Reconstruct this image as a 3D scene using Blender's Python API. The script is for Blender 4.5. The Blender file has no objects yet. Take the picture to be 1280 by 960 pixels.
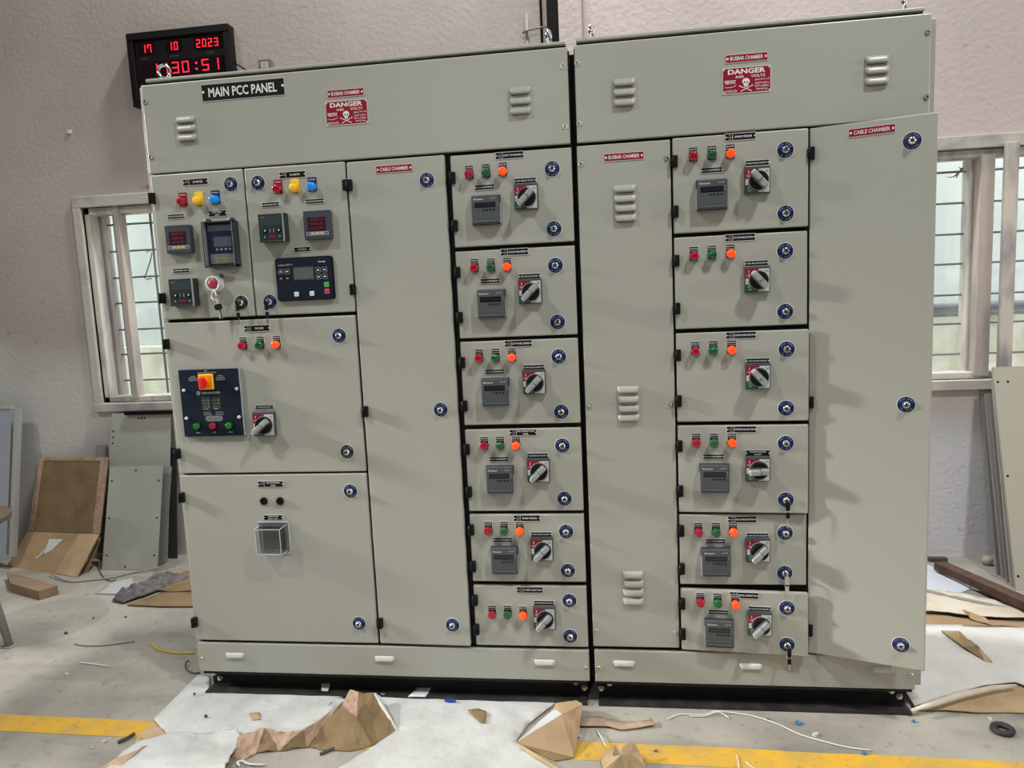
import bpy, bmesh, math, random
from mathutils import Matrix, Vector, noise

scene = bpy.context.scene
COL = scene.collection

# ------------------------------------------------------------------ camera
cam_data = bpy.data.cameras.new('camera')
cam_data.sensor_fit = 'HORIZONTAL'
cam_data.sensor_width = 36.0
cam_data.lens = 36.0 * 924.0 / 1280.0
cam_data.clip_start = 0.05
cam_data.clip_end = 100
cam = bpy.data.objects.new('camera', cam_data)
COL.objects.link(cam)
R_ = [[0.990296, 0.131366, -0.045342], [-0.028554, -0.126975, -0.991495], [-0.136006, 0.983169, -0.121992]]
cam.matrix_world = Matrix((
    (R_[0][0], -R_[1][0], -R_[2][0], 1.5902),
    (R_[0][1], -R_[1][1], -R_[2][1], -2.4720),
    (R_[0][2], -R_[1][2], -R_[2][2], 1.4661),
    (0, 0, 0, 1)))
scene.camera = cam

# ------------------------------------------------------------------ world and lights
world = bpy.data.worlds.new('sky')
scene.world = world
world.use_nodes = True
bg = world.node_tree.nodes['Background']
bg.inputs[0].default_value = (0.86, 0.94, 1.0, 1)
bg.inputs[1].default_value = 6.3


def area(name, loc, target, size, power, col=(1, 1, 1), size_y=None):
    l = bpy.data.lights.new(name, 'AREA')
    l.shape = 'RECTANGLE' if size_y else 'DISK'
    l.size = size
    if size_y:
        l.size_y = size_y
    l.energy = power
    l.color = col
    o = bpy.data.objects.new(name, l)
    COL.objects.link(o)
    o.location = loc
    o.rotation_euler = (Vector(target) - Vector(loc)).to_track_quat('-Z', 'Y').to_euler()
    return o


for nm, loc, aim, pw, sp in (('hall_lamp_left', (-2.5, -2.9, 6.2), (0.3, -1.2, 0.0), 62, 92),
                             ('hall_lamp_right', (3.9, -2.45, 6.2), (1.9, -1.0, 0.0), 74, 92)):
    area(nm, loc, aim, 0.36, pw, (1.0, 0.99, 0.94)).data.spread = math.radians(sp)
area('hall_lamp_far_left', (-0.45, -10.0, 4.6), (0.8, 0, 1.0), 0.26, 75, (1.0, 0.99, 0.96))
area('hall_lamp_far_right', (4.6, -8.0, 5.6), (2.0, 0, 1.0), 0.5, 20, (1.0, 0.99, 0.96))
area('hall_lamp_back', (1.0, -5.6, 6.0), (1.0, -5.0, 0.0), 1.6, 40, (1.0, 0.99, 0.96), 0.3)
area('wall_fill_light', (1.3, 0.85, 6.2), (1.3, 1.2, 0.0), 0.36, 300, (1.0, 0.985, 0.95))  # added fill that brightens the back wall, not a known hall lamp
area('doorway_daylight_right', (7.8, -1.6, 2.5), (0.0, 0.6, 2.1), 1.0, 110, (1.0, 0.97, 0.95), 1.0)
area('flood_lamp_left', (-5.6, -0.70, 3.3), (2.4, -0.05, 0.15), 0.5, 14, (1.0, 0.98, 0.94)).data.spread = math.radians(24)

scene.view_settings.view_transform = 'Standard'
scene.view_settings.look = 'None'
scene.view_settings.exposure = -0.2
scene.view_settings.gamma = 1.0
scene.view_settings.use_curve_mapping = False

# ------------------------------------------------------------------ materials
MATS = {}


def mat(name, col, rough=0.5, metal=0.0, col2=None, vscale=4.0, lo=0.4, hi=0.65, bump=0.0, bscale=60.0,
        emit=None, estr=0.0, coat=0.0, spec=0.5, detail=6.0, stretch=(1, 1, 1)):
    if name in MATS:
        return MATS[name]
    m = bpy.data.materials.new(name)
    m.use_nodes = True
    nt = m.node_tree
    b = nt.nodes['Principled BSDF']
    b.inputs['Base Color'].default_value = (*col, 1)
    b.inputs['Roughness'].default_value = rough
    b.inputs['Metallic'].default_value = metal
    b.inputs['Specular IOR Level'].default_value = spec
    if coat:
        b.inputs['Coat Weight'].default_value = coat
        b.inputs['Coat Roughness'].default_value = 0.1
    if emit:
        b.inputs['Emission Color'].default_value = (*emit, 1)
        b.inputs['Emission Strength'].default_value = estr
    if col2 or bump:
        tc = nt.nodes.new('ShaderNodeTexCoord')
        mp = nt.nodes.new('ShaderNodeMapping')
        mp.inputs['Scale'].default_value = stretch
        nt.links.new(tc.outputs['Object'], mp.inputs['Vector'])
    if col2:
        n = nt.nodes.new('ShaderNodeTexNoise')
        n.inputs['Scale'].default_value = vscale
        n.inputs['Detail'].default_value = detail
        nt.links.new(mp.outputs['Vector'], n.inputs['Vector'])
        r = nt.nodes.new('ShaderNodeValToRGB')
        r.color_ramp.elements[0].position = lo
        r.color_ramp.elements[0].color = (*col, 1)
        r.color_ramp.elements[1].position = hi
        r.color_ramp.elements[1].color = (*col2, 1)
        nt.links.new(n.outputs['Fac'], r.inputs['Fac'])
        nt.links.new(r.outputs['Color'], b.inputs['Base Color'])
    if bump:
        n2 = nt.nodes.new('ShaderNodeTexNoise')
        n2.inputs['Scale'].default_value = bscale
        n2.inputs['Detail'].default_value = 5
        nt.links.new(mp.outputs['Vector'], n2.inputs['Vector'])
        bp = nt.nodes.new('ShaderNodeBump')
        bp.inputs['Strength'].default_value = bump
        bp.inputs['Distance'].default_value = 0.01
        nt.links.new(n2.outputs['Fac'], bp.inputs['Height'])
        nt.links.new(bp.outputs['Normal'], b.inputs['Normal'])
    MATS[name] = m
    return m


def clear(name, tint, fac, rough=0.03):
    m = bpy.data.materials.new(name)
    m.use_nodes = True
    nt = m.node_tree
    nt.nodes.remove(nt.nodes['Principled BSDF'])
    out = nt.nodes['Material Output']
    t = nt.nodes.new('ShaderNodeBsdfTransparent')
    t.inputs[0].default_value = (*tint, 1)
    g = nt.nodes.new('ShaderNodeBsdfGlossy')
    g.inputs['Roughness'].default_value = rough
    x = nt.nodes.new('ShaderNodeMixShader')
    x.inputs[0].default_value = fac
    nt.links.new(t.outputs[0], x.inputs[1])
    nt.links.new(g.outputs[0], x.inputs[2])
    nt.links.new(x.outputs[0], out.inputs[0])
    MATS[name] = m
    return m


PAINT = mat('pebble_grey_paint', (0.375, 0.378, 0.335), 0.31, bump=0.06, bscale=420)
PAINT_EDGE = mat('light_paint', (0.55, 0.55, 0.51), 0.4)
BLACK = mat('black_plastic', (0.006, 0.006, 0.007), 0.5, spec=0.18)
GASKET_GAP = mat('gasket_gap_black', (0.006, 0.006, 0.006), 0.8)  # gasket black, also used in the roof gap, louver slots and cabinet joint
BASEM = mat('dusty_black_steel', (0.012, 0.012, 0.013), 0.65, col2=(0.035, 0.032, 0.03), vscale=14)
CHROME = mat('chrome', (0.72, 0.73, 0.74), 0.16, 1.0)
STEEL = mat('zinc_steel', (0.62, 0.62, 0.62), 0.28, 1.0)
WHITE = mat('white_print', (0.78, 0.78, 0.76), 0.5)
NAVY = mat('navy_sticker', (0.007, 0.020, 0.090), 0.35, spec=0.22)
REDP = mat('red_plate', (0.27, 0.005, 0.022), 0.4, spec=0.22)
SLATE = mat('slate_meter', (0.078, 0.086, 0.094), 0.42, spec=0.22)
SLATE_D = mat('slate_dark', (0.035, 0.045, 0.055), 0.42, spec=0.22)
SLATE_G = mat('slate_green', (0.022, 0.036, 0.038), 0.35, spec=0.22)
SLATE_B = mat('slate_blue', (0.055, 0.065, 0.085), 0.35, spec=0.22)
LCD = mat('dark_lcd', (0.008, 0.010, 0.014), 0.15)
LCDG = mat('grey_lcd', (0.10, 0.125, 0.12), 0.2)
REDLCD = mat('red_lcd', (0.075, 0.012, 0.022), 0.25)
GREYP = mat('grey_plastic', (0.30, 0.31, 0.31), 0.45)
GREYD = mat('dark_grey_plastic', (0.07, 0.075, 0.08), 0.45, spec=0.22)
SILVER = mat('silver_label', (0.55, 0.56, 0.57), 0.4)
GREENL = mat('green_label', (0.01, 0.10, 0.065), 0.45)
L_RED = mat('red_lens', (0.30, 0.003, 0.018), 0.12, coat=0.5, emit=(0.7, 0.0, 0.02), estr=0.06)
L_GREEN = mat('green_lens', (0.002, 0.10, 0.022), 0.12, coat=0.5)
L_AMBER = mat('amber_lens', (0.90, 0.07, 0.004), 0.15, coat=0.3, emit=(1.0, 0.085, 0.006), estr=0.5)
L_YELLOW = mat('yellow_lens', (0.93, 0.52, 0.008), 0.15, coat=0.5, emit=(1.0, 0.55, 0.0), estr=0.1)
L_BLUE = mat('blue_lens', (0.01, 0.27, 0.80), 0.15, coat=0.5, emit=(0.0, 0.3, 0.9), estr=0.1)
YEL = mat('yellow_plastic', (0.90, 0.60, 0.01), 0.4)
ORANGE = mat('orange_plate', (0.85, 0.26, 0.005), 0.4)
REDK = mat('red_knob', (0.80, 0.02, 0.02), 0.35)
NAVYP = mat('navy_panel', (0.010, 0.016, 0.030), 0.35, spec=0.22)
GREENB = mat('green_button', (0.005, 0.16, 0.02), 0.3)
REDB = mat('red_button', (0.30, 0.01, 0.03), 0.3)
ACRYL = clear('acrylic', (0.93, 0.94, 0.96), 0.10)
SMOKE = clear('smoked_cover', (0.90, 0.92, 0.95), 0.05)
GLASS = clear('window_glass', (0.95, 0.975, 0.965), 0.05)
ACEDGE = mat('acrylic_edge', (0.62, 0.63, 0.65), 0.3)
LED = mat('red_led', (0.4, 0.0, 0.01), 0.4, emit=(1.0, 0.012, 0.03), estr=3.0)


# ------------------------------------------------------------------ mesh kit
class G:
    def __init__(self):
        self.v, self.f, self.m, self.s, self.mats = [], [], [], [], []

    def mi(self, m):
        if m not in self.mats:
            self.mats.append(m)
        return self.mats.index(m)

    def add(self, vs, fs, m, smooth=False):
        o = len(self.v)
        self.v += [tuple(p) for p in vs]
        k = self.mi(m)
        for f in fs:
            self.f.append(tuple(i + o for i in f))
            self.m.append(k)
            self.s.append(smooth)
        return self

    def box(self, x0, x1, y0, y1, z0, z1, m, bevel=0.0, rot=None, at=None):
        if bevel:
            bm = bmesh.new()
            bmesh.ops.create_cube(bm, size=1)
            for v in bm.verts:
                v.co = Vector(((x0 + x1) / 2 + v.co.x * (x1 - x0), (y0 + y1) / 2 + v.co.y * (y1 - y0), (z0 + z1) / 2 + v.co.z * (z1 - z0)))
            bmesh.ops.bevel(bm, geom=list(bm.edges), offset=bevel, segments=2, affect='EDGES', profile=0.5)
            bm.verts.index_update()
            vs = [v.co.copy() for v in bm.verts]
            fs = [[v.index for v in f.verts] for f in bm.faces]
            bm.free()
        else:
            vs = [Vector((x, y, z)) for z in (z0, z1) for y in (y0, y1) for x in (x0, x1)]
            fs = [(0, 2, 3, 1), (4, 5, 7, 6), (0, 1, 5, 4), (2, 6, 7, 3), (0, 4, 6, 2), (1, 3, 7, 5)]
        if rot is not None:
            vs = [rot @ v + Vector(at or (0, 0, 0)) for v in vs]
        return self.add(vs, fs, m)

    def panel(self, x0, x1, z0, z1, y, m):
        return self.add([(x0, y, z0), (x1, y, z0), (x1, y, z1), (x0, y, z1)], [(0, 1, 2, 3)], m)

    def poly(self, pts, y, m):
        return self.add([(p[0], y, p[1]) for p in pts], [tuple(range(len(pts)))], m)

    def plate(self, pts, y0, y1, m):
        """polygon in x,z (counter-clockwise seen from the front) extruded from y0 (front) to y1 (back)"""
        n = len(pts)
        vs = [(p[0], y0, p[1]) for p in pts] + [(p[0], y1, p[1]) for p in pts]
        fs = [tuple(range(n)), tuple(range(2 * n - 1, n - 1, -1))]
        fs += [(i, i + n, (i + 1) % n + n, (i + 1) % n) for i in range(n)]
        return self.add(vs, fs, m)

    def lathe(self, prof, m, cx=0, cz=0, n=20, smooth=True, cap=True):
        """profile of (radius, y) turned round the y axis through cx,cz, from the back to the front"""
        vs, fs = [], []
        for r, y in prof:
            for i in range(n):
                a = 2 * math.pi * i / n
                vs.append((cx + r * math.cos(a), y, cz + r * math.sin(a)))
        for k in range(len(prof) - 1):
            for i in range(n):
                j = (i + 1) % n
                fs.append((k * n + i, k * n + j, (k + 1) * n + j, (k + 1) * n + i))
        self.add(vs, fs, m, smooth)
        if cap:
            r, y = prof[-1]
            self.add([(cx + r * math.cos(2 * math.pi * i / n), y, cz + r * math.sin(2 * math.pi * i / n)) for i in range(n)], [tuple(range(n))], m)
        return self

    def tube(self, pts, r, m, n=8, closed=False):
        pts = [Vector(p) for p in pts]
        L = len(pts)
        vs, fs = [], []
        up = Vector((0, 0, 1))
        for i, p in enumerate(pts):
            a = pts[(i - 1) % L] if (closed or i > 0) else p
            b = pts[(i + 1) % L] if (closed or i < L - 1) else p
            t = (b - a).normalized()
            s = t.cross(up)
            if s.length < 1e-4:
                s = t.cross(Vector((1, 0, 0)))
            s.normalize()
            w = s.cross(t)
            rr = r[i] if isinstance(r, (list, tuple)) else r
            for k in range(n):
                an = 2 * math.pi * k / n
                vs.append(p + s * rr * math.cos(an) + w * rr * math.sin(an))
        for i in range(L if closed else L - 1):
            j = (i + 1) % L
            for k in range(n):
                q = (k + 1) % n
                fs.append((i * n + k, i * n + q, j * n + q, j * n + k))
        if not closed:
            fs.append(tuple(range(n - 1, -1, -1)))
            fs.append(tuple(range((L - 1) * n, L * n)))
        return self.add(vs, fs, m, True)

    def text(self, s, cx, cz, w, h, m, y, align='C', rot=0.0, bold=0.0):
        vs, fs, bx = text_mesh(s, bold)
        if not vs:
            return self
        x0, x1, z0, z1 = bx
        sx = w / (x1 - x0) if w else h / (z1 - z0)
        sz = h / (z1 - z0) if h else sx
        c, sn = math.cos(rot), math.sin(rot)
        out = []
        for a, b in vs:
            px = (a - (x0 + x1) / 2) * sx
            pz = (b - (z0 + z1) / 2) * sz
            if align == 'L':
                px += sx * (x1 - x0) / 2
            out.append((cx + px * c - pz * sn, y, cz + px * sn + pz * c))
        return self.add(out, fs, m)

    def mesh(self, name):
        me = bpy.data.meshes.new(name)
        me.from_pydata(self.v, [], self.f)
        for m in self.mats:
            me.materials.append(m)
        me.polygons.foreach_set('material_index', self.m)
        me.polygons.foreach_set('use_smooth', self.s)
        me.update()
        return me

    def obj(self, name, parent=None, loc=(0, 0, 0), rot=(0, 0, 0), label=None):
        return place(name, self.mesh(name), parent, loc, rot, label)


def place(name, me, parent=None, loc=(0, 0, 0), rot=(0, 0, 0), label=None):
    o = bpy.data.objects.new(name, me)
    COL.objects.link(o)
    o.location = loc
    o.rotation_euler = rot
    if parent:
        o.parent = parent
    if label:
        o['label'] = label
    return o


_TX = {}


def text_mesh(s, bold=0.0):
    key = (s, bold)
    if key in _TX:
        return _TX[key]
    cu = bpy.data.curves.new('lettering', 'FONT')
    cu.body = s
    cu.resolution_u = 2
    cu.offset = bold
    ob = bpy.data.objects.new('lettering', cu)
    me = bpy.data.meshes.new_from_object(ob)
    vs = [(v.co.x, v.co.y) for v in me.vertices]
    fs = [tuple(p.vertices) for p in me.polygons]
    fs = [f if me.polygons[i].normal.z > 0 else tuple(reversed(f)) for i, f in enumerate(fs)]
    bpy.data.objects.remove(ob)
    bpy.data.meshes.remove(me)
    bpy.data.curves.remove(cu)
    bx = (min(v[0] for v in vs), max(v[0] for v in vs), min(v[1] for v in vs), max(v[1] for v in vs)) if vs else (0, 1, 0, 1)
    _TX[key] = (vs, fs, bx)
    return _TX[key]


def tag(o, label, cat=None, group=None, kind=None):
    o['label'] = label
    if cat:
        o['category'] = cat
    if group:
        o['group'] = group
    if kind:
        o['kind'] = kind
    return o


def empty(name, loc, rot=(0, 0, 0)):
    o = bpy.data.objects.new(name, None)
    COL.objects.link(o)
    o.empty_display_size = 0.05
    o.location = loc
    o.rotation_euler = rot
    return o


def rrect(w, h, r, n=4, cx=0, cz=0):
    pts = []
    for (sx, sz, a0) in ((1, 1, 0), (-1, 1, 90), (-1, -1, 180), (1, -1, 270)):
        for k in range(n + 1):
            a = math.radians(a0 + 90 * k / n)
            pts.append((cx + sx * (w / 2 - r) + r * math.cos(a), cz + sz * (h / 2 - r) + r * math.sin(a)))
    return pts


def disc(r, n=16, cx=0, cz=0):
    return [(cx + r * math.cos(2 * math.pi * i / n), cz + r * math.sin(2 * math.pi * i / n)) for i in range(n)]


R = math.radians

# ================================================================== THE SETTING
def wallmat(name, col, col2, low, lowz, bump):
    """plaster: two tones mottled, whitewashed below lowz with a ragged edge, dark flecks"""
    m = mat(name, col, 0.85, col2=col2, vscale=1.3, lo=0.38, hi=0.66, bump=bump, bscale=38)
    nt = m.node_tree
    b = nt.nodes['Principled BSDF']
    ramp = [n for n in nt.nodes if n.type == 'VALTORGB'][0]
    mp = [n for n in nt.nodes if n.type == 'MAPPING'][0]
    sep = nt.nodes.new('ShaderNodeSeparateXYZ')
    nt.links.new(mp.outputs[0], sep.inputs[0])
    n = nt.nodes.new('ShaderNodeTexNoise')
    n.inputs['Scale'].default_value = 2.2
    n.inputs['Detail'].default_value = 8
    nt.links.new(mp.outputs[0], n.inputs['Vector'])
    ad = nt.nodes.new('ShaderNodeMath'); ad.operation = 'MULTIPLY_ADD'
    nt.links.new(n.outputs['Fac'], ad.inputs[0]); ad.inputs[1].default_value = 0.9
    nt.links.new(sep.outputs['Z'], ad.inputs[2])
    mr = nt.nodes.new('ShaderNodeMapRange')
    mr.inputs['From Min'].default_value = lowz + 0.30
    mr.inputs['From Max'].default_value = lowz + 0.62
    nt.links.new(ad.outputs[0], mr.inputs['Value'])
    mx = nt.nodes.new('ShaderNodeMix'); mx.data_type = 'RGBA'
    nt.links.new(mr.outputs[0], mx.inputs[0])
    mx.inputs[6].default_value = (*low, 1)
    nt.links.new(ramp.outputs[0], mx.inputs[7])
    fl = nt.nodes.new('ShaderNodeTexNoise')
    fl.inputs['Scale'].default_value = 9
    fl.inputs['Detail'].default_value = 10
    nt.links.new(mp.outputs[0], fl.inputs['Vector'])
    fr = nt.nodes.new('ShaderNodeMapRange')
    fr.inputs['From Min'].default_value = 0.71
    fr.inputs['From Max'].default_value = 0.84
    nt.links.new(fl.outputs['Fac'], fr.inputs['Value'])
    m2 = nt.nodes.new('ShaderNodeMix'); m2.data_type = 'RGBA'
    nt.links.new(fr.outputs[0], m2.inputs[0])
    nt.links.new(mx.outputs[2], m2.inputs[6])
    m2.inputs[7].default_value = (0.10, 0.085, 0.07, 1)
    nt.links.new(m2.outputs[2], b.inputs['Base Color'])
    return m


WALL_M = wallmat('pinkish_plaster', (0.40, 0.356, 0.332), (0.48, 0.43, 0.405), (0.53, 0.525, 0.51), 1.25, 0.22)
WALL_R = wallmat('pink_plaster_lit', (0.56, 0.495, 0.475), (0.65, 0.58, 0.56), (0.66, 0.66, 0.70), 0.80, 0.32)  # same plaster made paler, the stronger light on this side is in the colour
CONC = mat('concrete_floor', (0.25, 0.235, 0.205), 0.72, col2=(0.43, 0.405, 0.355), vscale=2.2, lo=0.33, hi=0.68, bump=0.15, bscale=55, detail=12)


def weather(m, layers):
    """multiply stains into a material: (noise scale, stretch, from, to, darkest factor)"""
    nt = m.node_tree
    b = nt.nodes['Principled BSDF']
    src = b.inputs['Base Color'].links[0].from_socket
    tc = nt.nodes.new('ShaderNodeTexCoord')
    for sc, st, lo, hi, dk in layers:
        mp = nt.nodes.new('ShaderNodeMapping')
        mp.inputs['Scale'].default_value = st
        mp.inputs['Rotation'].default_value = (0, 0, 0.35)
        nt.links.new(tc.outputs['Object'], mp.inputs['Vector'])
        n = nt.nodes.new('ShaderNodeTexNoise')
        n.inputs['Scale'].default_value = sc
        n.inputs['Detail'].default_value = 8
        nt.links.new(mp.outputs[0], n.inputs['Vector'])
        r = nt.nodes.new('ShaderNodeMapRange')
        r.inputs['From Min'].default_value = lo
        r.inputs['From Max'].default_value = hi
        r.inputs['To Min'].default_value = 1.0
        r.inputs['To Max'].default_value = dk
        nt.links.new(n.outputs['Fac'], r.inputs['Value'])
        x = nt.nodes.new('ShaderNodeMix')
        x.data_type = 'RGBA'
        x.blend_type = 'MULTIPLY'
        x.inputs[0].default_value = 1.0
        nt.links.new(src, x.inputs[6])
        nt.links.new(r.outputs[0], x.inputs[7])
        src = x.outputs[2]
    nt.links.new(src, b.inputs['Base Color'])


weather(CONC, [(3.0, (0.5, 2.2, 1), 0.52, 0.72, 0.70), (26.0, (1, 1, 1), 0.58, 0.74, 0.72), (90.0, (1, 1, 1), 0.62, 0.74, 0.62)])
HALL = mat('hall_plaster', (0.17, 0.165, 0.16), 0.9)
ROOFM = mat('hall_roof', (0.12, 0.125, 0.13), 0.9)

YW = 1.5       # face of the back wall
XS = 1.484     # where the left and right wall lengths meet


def struct(o, label):
    o['kind'] = 'structure'
    o['label'] = label
    return o


g = G().box(-6, 9, -12, YW + 0.3, -0.2, 0, CONC)
floor = struct(g.obj('floor'), 'grey dusty concrete floor')
# painted line lying on the floor
YLINE = mat('yellow_floor_paint', (0.68, 0.39, 0.035), 0.7, col2=(0.45, 0.31, 0.10), vscale=7, lo=0.42, hi=0.72, detail=12)
weather(YLINE, [(40.0, (1, 1, 1), 0.58, 0.74, 0.70)])
A, B_, C_, D_ = [Vector(p) for p in ((-0.702, -0.177, 0.000), (2.778, -0.233, 0.000), (2.730, -0.328, -0.000), (-0.611, -0.278, 0.000))]
g = G()
e1, e2 = (B_ - A), (C_ - D_)
q = [A - e1 * 0.4, A + e1 * 1.5, D_ + e2 * 1.5, D_ - e2 * 0.4]
n = 40
top = [q[0].lerp(q[1], i / n) + Vector((0, 0.006 * noise.noise((i * 0.9, 0, 0)), 0)) for i in range(n + 1)]
bot = [q[3].lerp(q[2], i / n) + Vector((0, 0.006 * noise.noise((i * 0.9, 5, 0)), 0)) for i in range(n + 1)]
g.add([(p.x, p.y, 0.0012) for p in top] + [(p.x, p.y, 0.0012) for p in bot], [(n + 1 + i, n + 2 + i, i + 1, i) for i in range(n)], YLINE)
g.obj('painted_line', floor, label='worn yellow line painted on the concrete')

# window openings  (x0, x1, z0, z1)
WL = (-1.40, -0.25, 0.93, 2.06)
WR = (2.70, 4.05, 0.93, 2.06)


def wall_with_hole(name, x0, x1, hole, m, label):
    a, b, c, d = hole
    g = G()
    H = 7.0
    g.box(x0, a, YW, YW + 0.23, 0, H, m)
    g.box(b, x1, YW, YW + 0.23, 0, H, m)
    g.box(a, b, YW, YW + 0.23, 0, c, m)
    g.box(a, b, YW, YW + 0.23, d, H, m)
    return struct(g.obj(name), label)


wall_left = wall_with_hole('wall_left', -6, XS, WL, WALL_M, 'pinkish grey plaster back wall behind the clock')
wall_right = wall_with_hole('wall_right', XS, 9, WR, WALL_R, 'pinkish rough plaster back wall on the right, coloured paler for the stronger light')
struct(G().box(1.368, XS, YW - 0.045, YW, 0, 7.0, WALL_R).obj('trim_1'), 'narrow plaster pilaster between the wall lengths')
struct(G().box(-6.2, -6, -12, YW + 0.23, 0, 7.0, HALL).obj('wall_side_left'), 'plain plaster side wall of the hall')
g = G()
g.box(9, 9.2, -12, YW + 0.23, 0, 7.0, HALL)
struct(g.obj('wall_side_right'), 'plain plaster side wall of the hall')
struct(G().box(-6, 9, -12.2, -12, 0, 7.0, HALL).obj('wall_front'), 'plain plaster wall at the far end of the hall')
struct(G().box(-6.2, 9.2, -12.2, YW + 0.23, 7.0, 7.15, ROOFM).obj('ceiling'), 'grey hall ceiling')

# outside, seen through the windows
OUTW = mat('outside_green_wash', (0.66, 0.72, 0.69), 0.9, col2=(0.74, 0.79, 0.765), vscale=2.0)
OUTC = mat('outside_mossy_concrete', (0.55, 0.53, 0.42), 0.9, col2=(0.86, 0.83, 0.70), vscale=3.5, lo=0.32, hi=0.55, detail=12)
struct(G().box(-7, 11, 3.3, 3.5, 1.48, 3.1, OUTW).obj('trim_2'), 'pale green washed wall outside the windows')
OUTB = mat('outside_blue_band', (0.60, 0.65, 0.64), 0.9, col2=(0.76, 0.80, 0.79), vscale=3.0, detail=9)
struct(G().box(-7, 11, 3.28, 3.5, 1.10, 1.48, OUTB).obj('trim_3'), 'stained bluish band low on the outside wall')
struct(G().box(-7, 11, 3.05, 3.28, -0.2, 1.166, OUTC).obj('trim_4'), 'mossy concrete ledge outside the windows')
struct(G().box(-7, 11, YW + 0.3, 3.05, -0.2, -0.05, OUTC).obj('trim_5'), 'bare strip of ground outside the windows')

WOODW = mat('weathered_white_wood', (0.62, 0.57, 0.51), 0.8, col2=(0.30, 0.29, 0.30), vscale=9, lo=0.44, hi=0.62, bump=0.3, bscale=30, detail=9, stretch=(1, 1, 0.35))
WOODP = mat('weathered_pinkish_wood', (0.50, 0.43, 0.39), 0.8, col2=(0.27, 0.25, 0.26), vscale=6, lo=0.46, hi=0.7, bump=0.3, bscale=30, detail=9, stretch=(1, 1, 0.35))
BAR = mat('grille_bar', (0.20, 0.21, 0.215), 0.5)
SILL = mat('cement_trim', (0.52, 0.50, 0.46), 0.85, col2=(0.33, 0.32, 0.31), vscale=5, lo=0.5, hi=0.7, bump=0.3, bscale=40)

BARZ = (1.971, 1.816, 1.661, 1.511, 1.353, 1.205, 1.047)


def window(name, hole, posts, vbars, label):
    a, b, c, d = hole
    g = G()
    # cement trim round the opening
    t = 0.050
    g.box(a - t, b + t, YW - 0.018, YW + 0.02, d, d + t + 0.012, SILL, 0.004)
    g.box(a - t, b + t, YW - 0.03, YW + 0.02, c - t, c, SILL, 0.004)
    g.box(a - t, a, YW - 0.018, YW + 0.02, c, d, SILL, 0.004)
    g.box(b, b + t, YW - 0.018, YW + 0.02, c, d, SILL, 0.004)
    w = g.obj(name)
    struct(w, label)
    f = G()
    f.box(a, a + 0.035, YW + 0.01, YW + 0.11, c, d, WOODW, 0.004)
    f.box(b - 0.035, b, YW + 0.01, YW + 0.11, c, d, WOODW, 0.004)
    f.box(a, b, YW + 0.01, YW + 0.11, d - 0.04, d, WOODW, 0.004)
    f.box(a, b, YW + 0.01, YW + 0.11, c, c + 0.035, WOODW, 0.004)
    f.obj('window_frame', w, label='weathered wooden window frame')
    for x0, x1, y0, y1, z0, z1, m in posts:
        G().box(x0, x1, y0, y1, z0, z1, m, 0.004).obj('sash_stile', w)
    for z in BARZ:
        G().tube([(a + 0.01, YW + 0.13, z), (b - 0.01, YW + 0.13, z)], 0.006, BAR, 6).obj('grille_bar', w)
    for x in vbars:
        G().tube([(x, YW + 0.142, c), (x, YW + 0.142, d)], 0.007, BAR, 6).obj('grille_bar', w)
    G().box(a + 0.03, b - 0.03, YW + 0.185, YW + 0.189, c + 0.03, d - 0.03, GLASS).obj('pane', w, label='pale clear window pane')
    return w


window('window_1', WL, [(-1.215, -1.18, YW + 0.0, YW + 0.07, 0.95, 2.075, WOODP), (-1.365, -1.345, YW + 0.09, YW + 0.16, 0.955, 2.025, WOODP)],
       [-1.31, -1.077, -0.8], 'weathered wooden window with bars left of the cabinets')
window('window_2', WR, [(3.392, 3.458, YW + 0.0, YW + 0.07, 0.945, 2.03, WOODP), (3.375, 3.40, YW + 0.07, YW + 0.16, 0.955, 2.025, WOODW),
                        (3.487, 3.543, YW - 0.045, YW - 0.005, 0.55, 2.075, WOODW)],
       [3.13, 3.70], 'weathered wooden window with bars right of the cabinets')

# pipes along the outside wall
for z, r in ((1.238, 0.026), (1.19, 0.022)):
    o = G().tube([(2.2, 2.98, z), (6.5, 2.98, z)], r, mat('grey_pipe', (0.22, 0.23, 0.24), 0.6), 10).obj('pipe')
    tag(o, 'upper grey pipe running outside the right window' if z > 1.2 else 'lower grey pipe running outside the right window', 'pipe', 'pipes outside the window')

# ================================================================== PARTS OF THE SWITCHGEAR (shared meshes)
ZB = 0.09      # height of the base channel; the steel cabinets stand on it


def nameplate_mesh(name, w, h, lines, kind='np', base=BLACK, ink=WHITE, left=None):
    """engraved plate: light rim, dark face, a small notch with screw at either end, lettering"""
    g = G()
    g.plate(rrect(w, h, 0.003, 2), -0.002, 0.0, SILVER)
    g.poly(rrect(w - 0.004, h - 0.004, 0.0025, 2), -0.0023, base)
    for sx in (-1, 1):
        g.poly(disc(0.0022, 8, sx * (w / 2 - 0.0045), 0), -0.0026, WHITE)
    x0, x1 = -w / 2 + 0.009, w / 2 - 0.009
    if left:
        lx = -w / 2 + w * 0.26
        g.panel(lx - 0.0005, lx + 0.0005, -h / 2 + 0.002, h / 2 - 0.002, -0.0026, WHITE)
        g.panel(-w / 2 + 0.007, lx, -0.0004, 0.0004, -0.0026, WHITE)
        for s, zz in zip(left, (h * 0.22, -h * 0.22)):
            g.text(s, (-w / 2 + 0.008 + lx) / 2, zz, None, h * 0.15, SILVER, -0.0026)
        x0 = lx + 0.003
    n = len(lines)
    for i, s in enumerate(lines):
        hh = h * (0.26 if n == 1 else 0.22)
        tw = min(x1 - x0, len(s) * hh * 0.72)
        g.text(s, (x0 + x1) / 2, (0 if n == 1 else (0.5 - i) * h * 0.40), tw, hh, ink, -0.0026, bold=0.012)
    return g.mesh(name)


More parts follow.
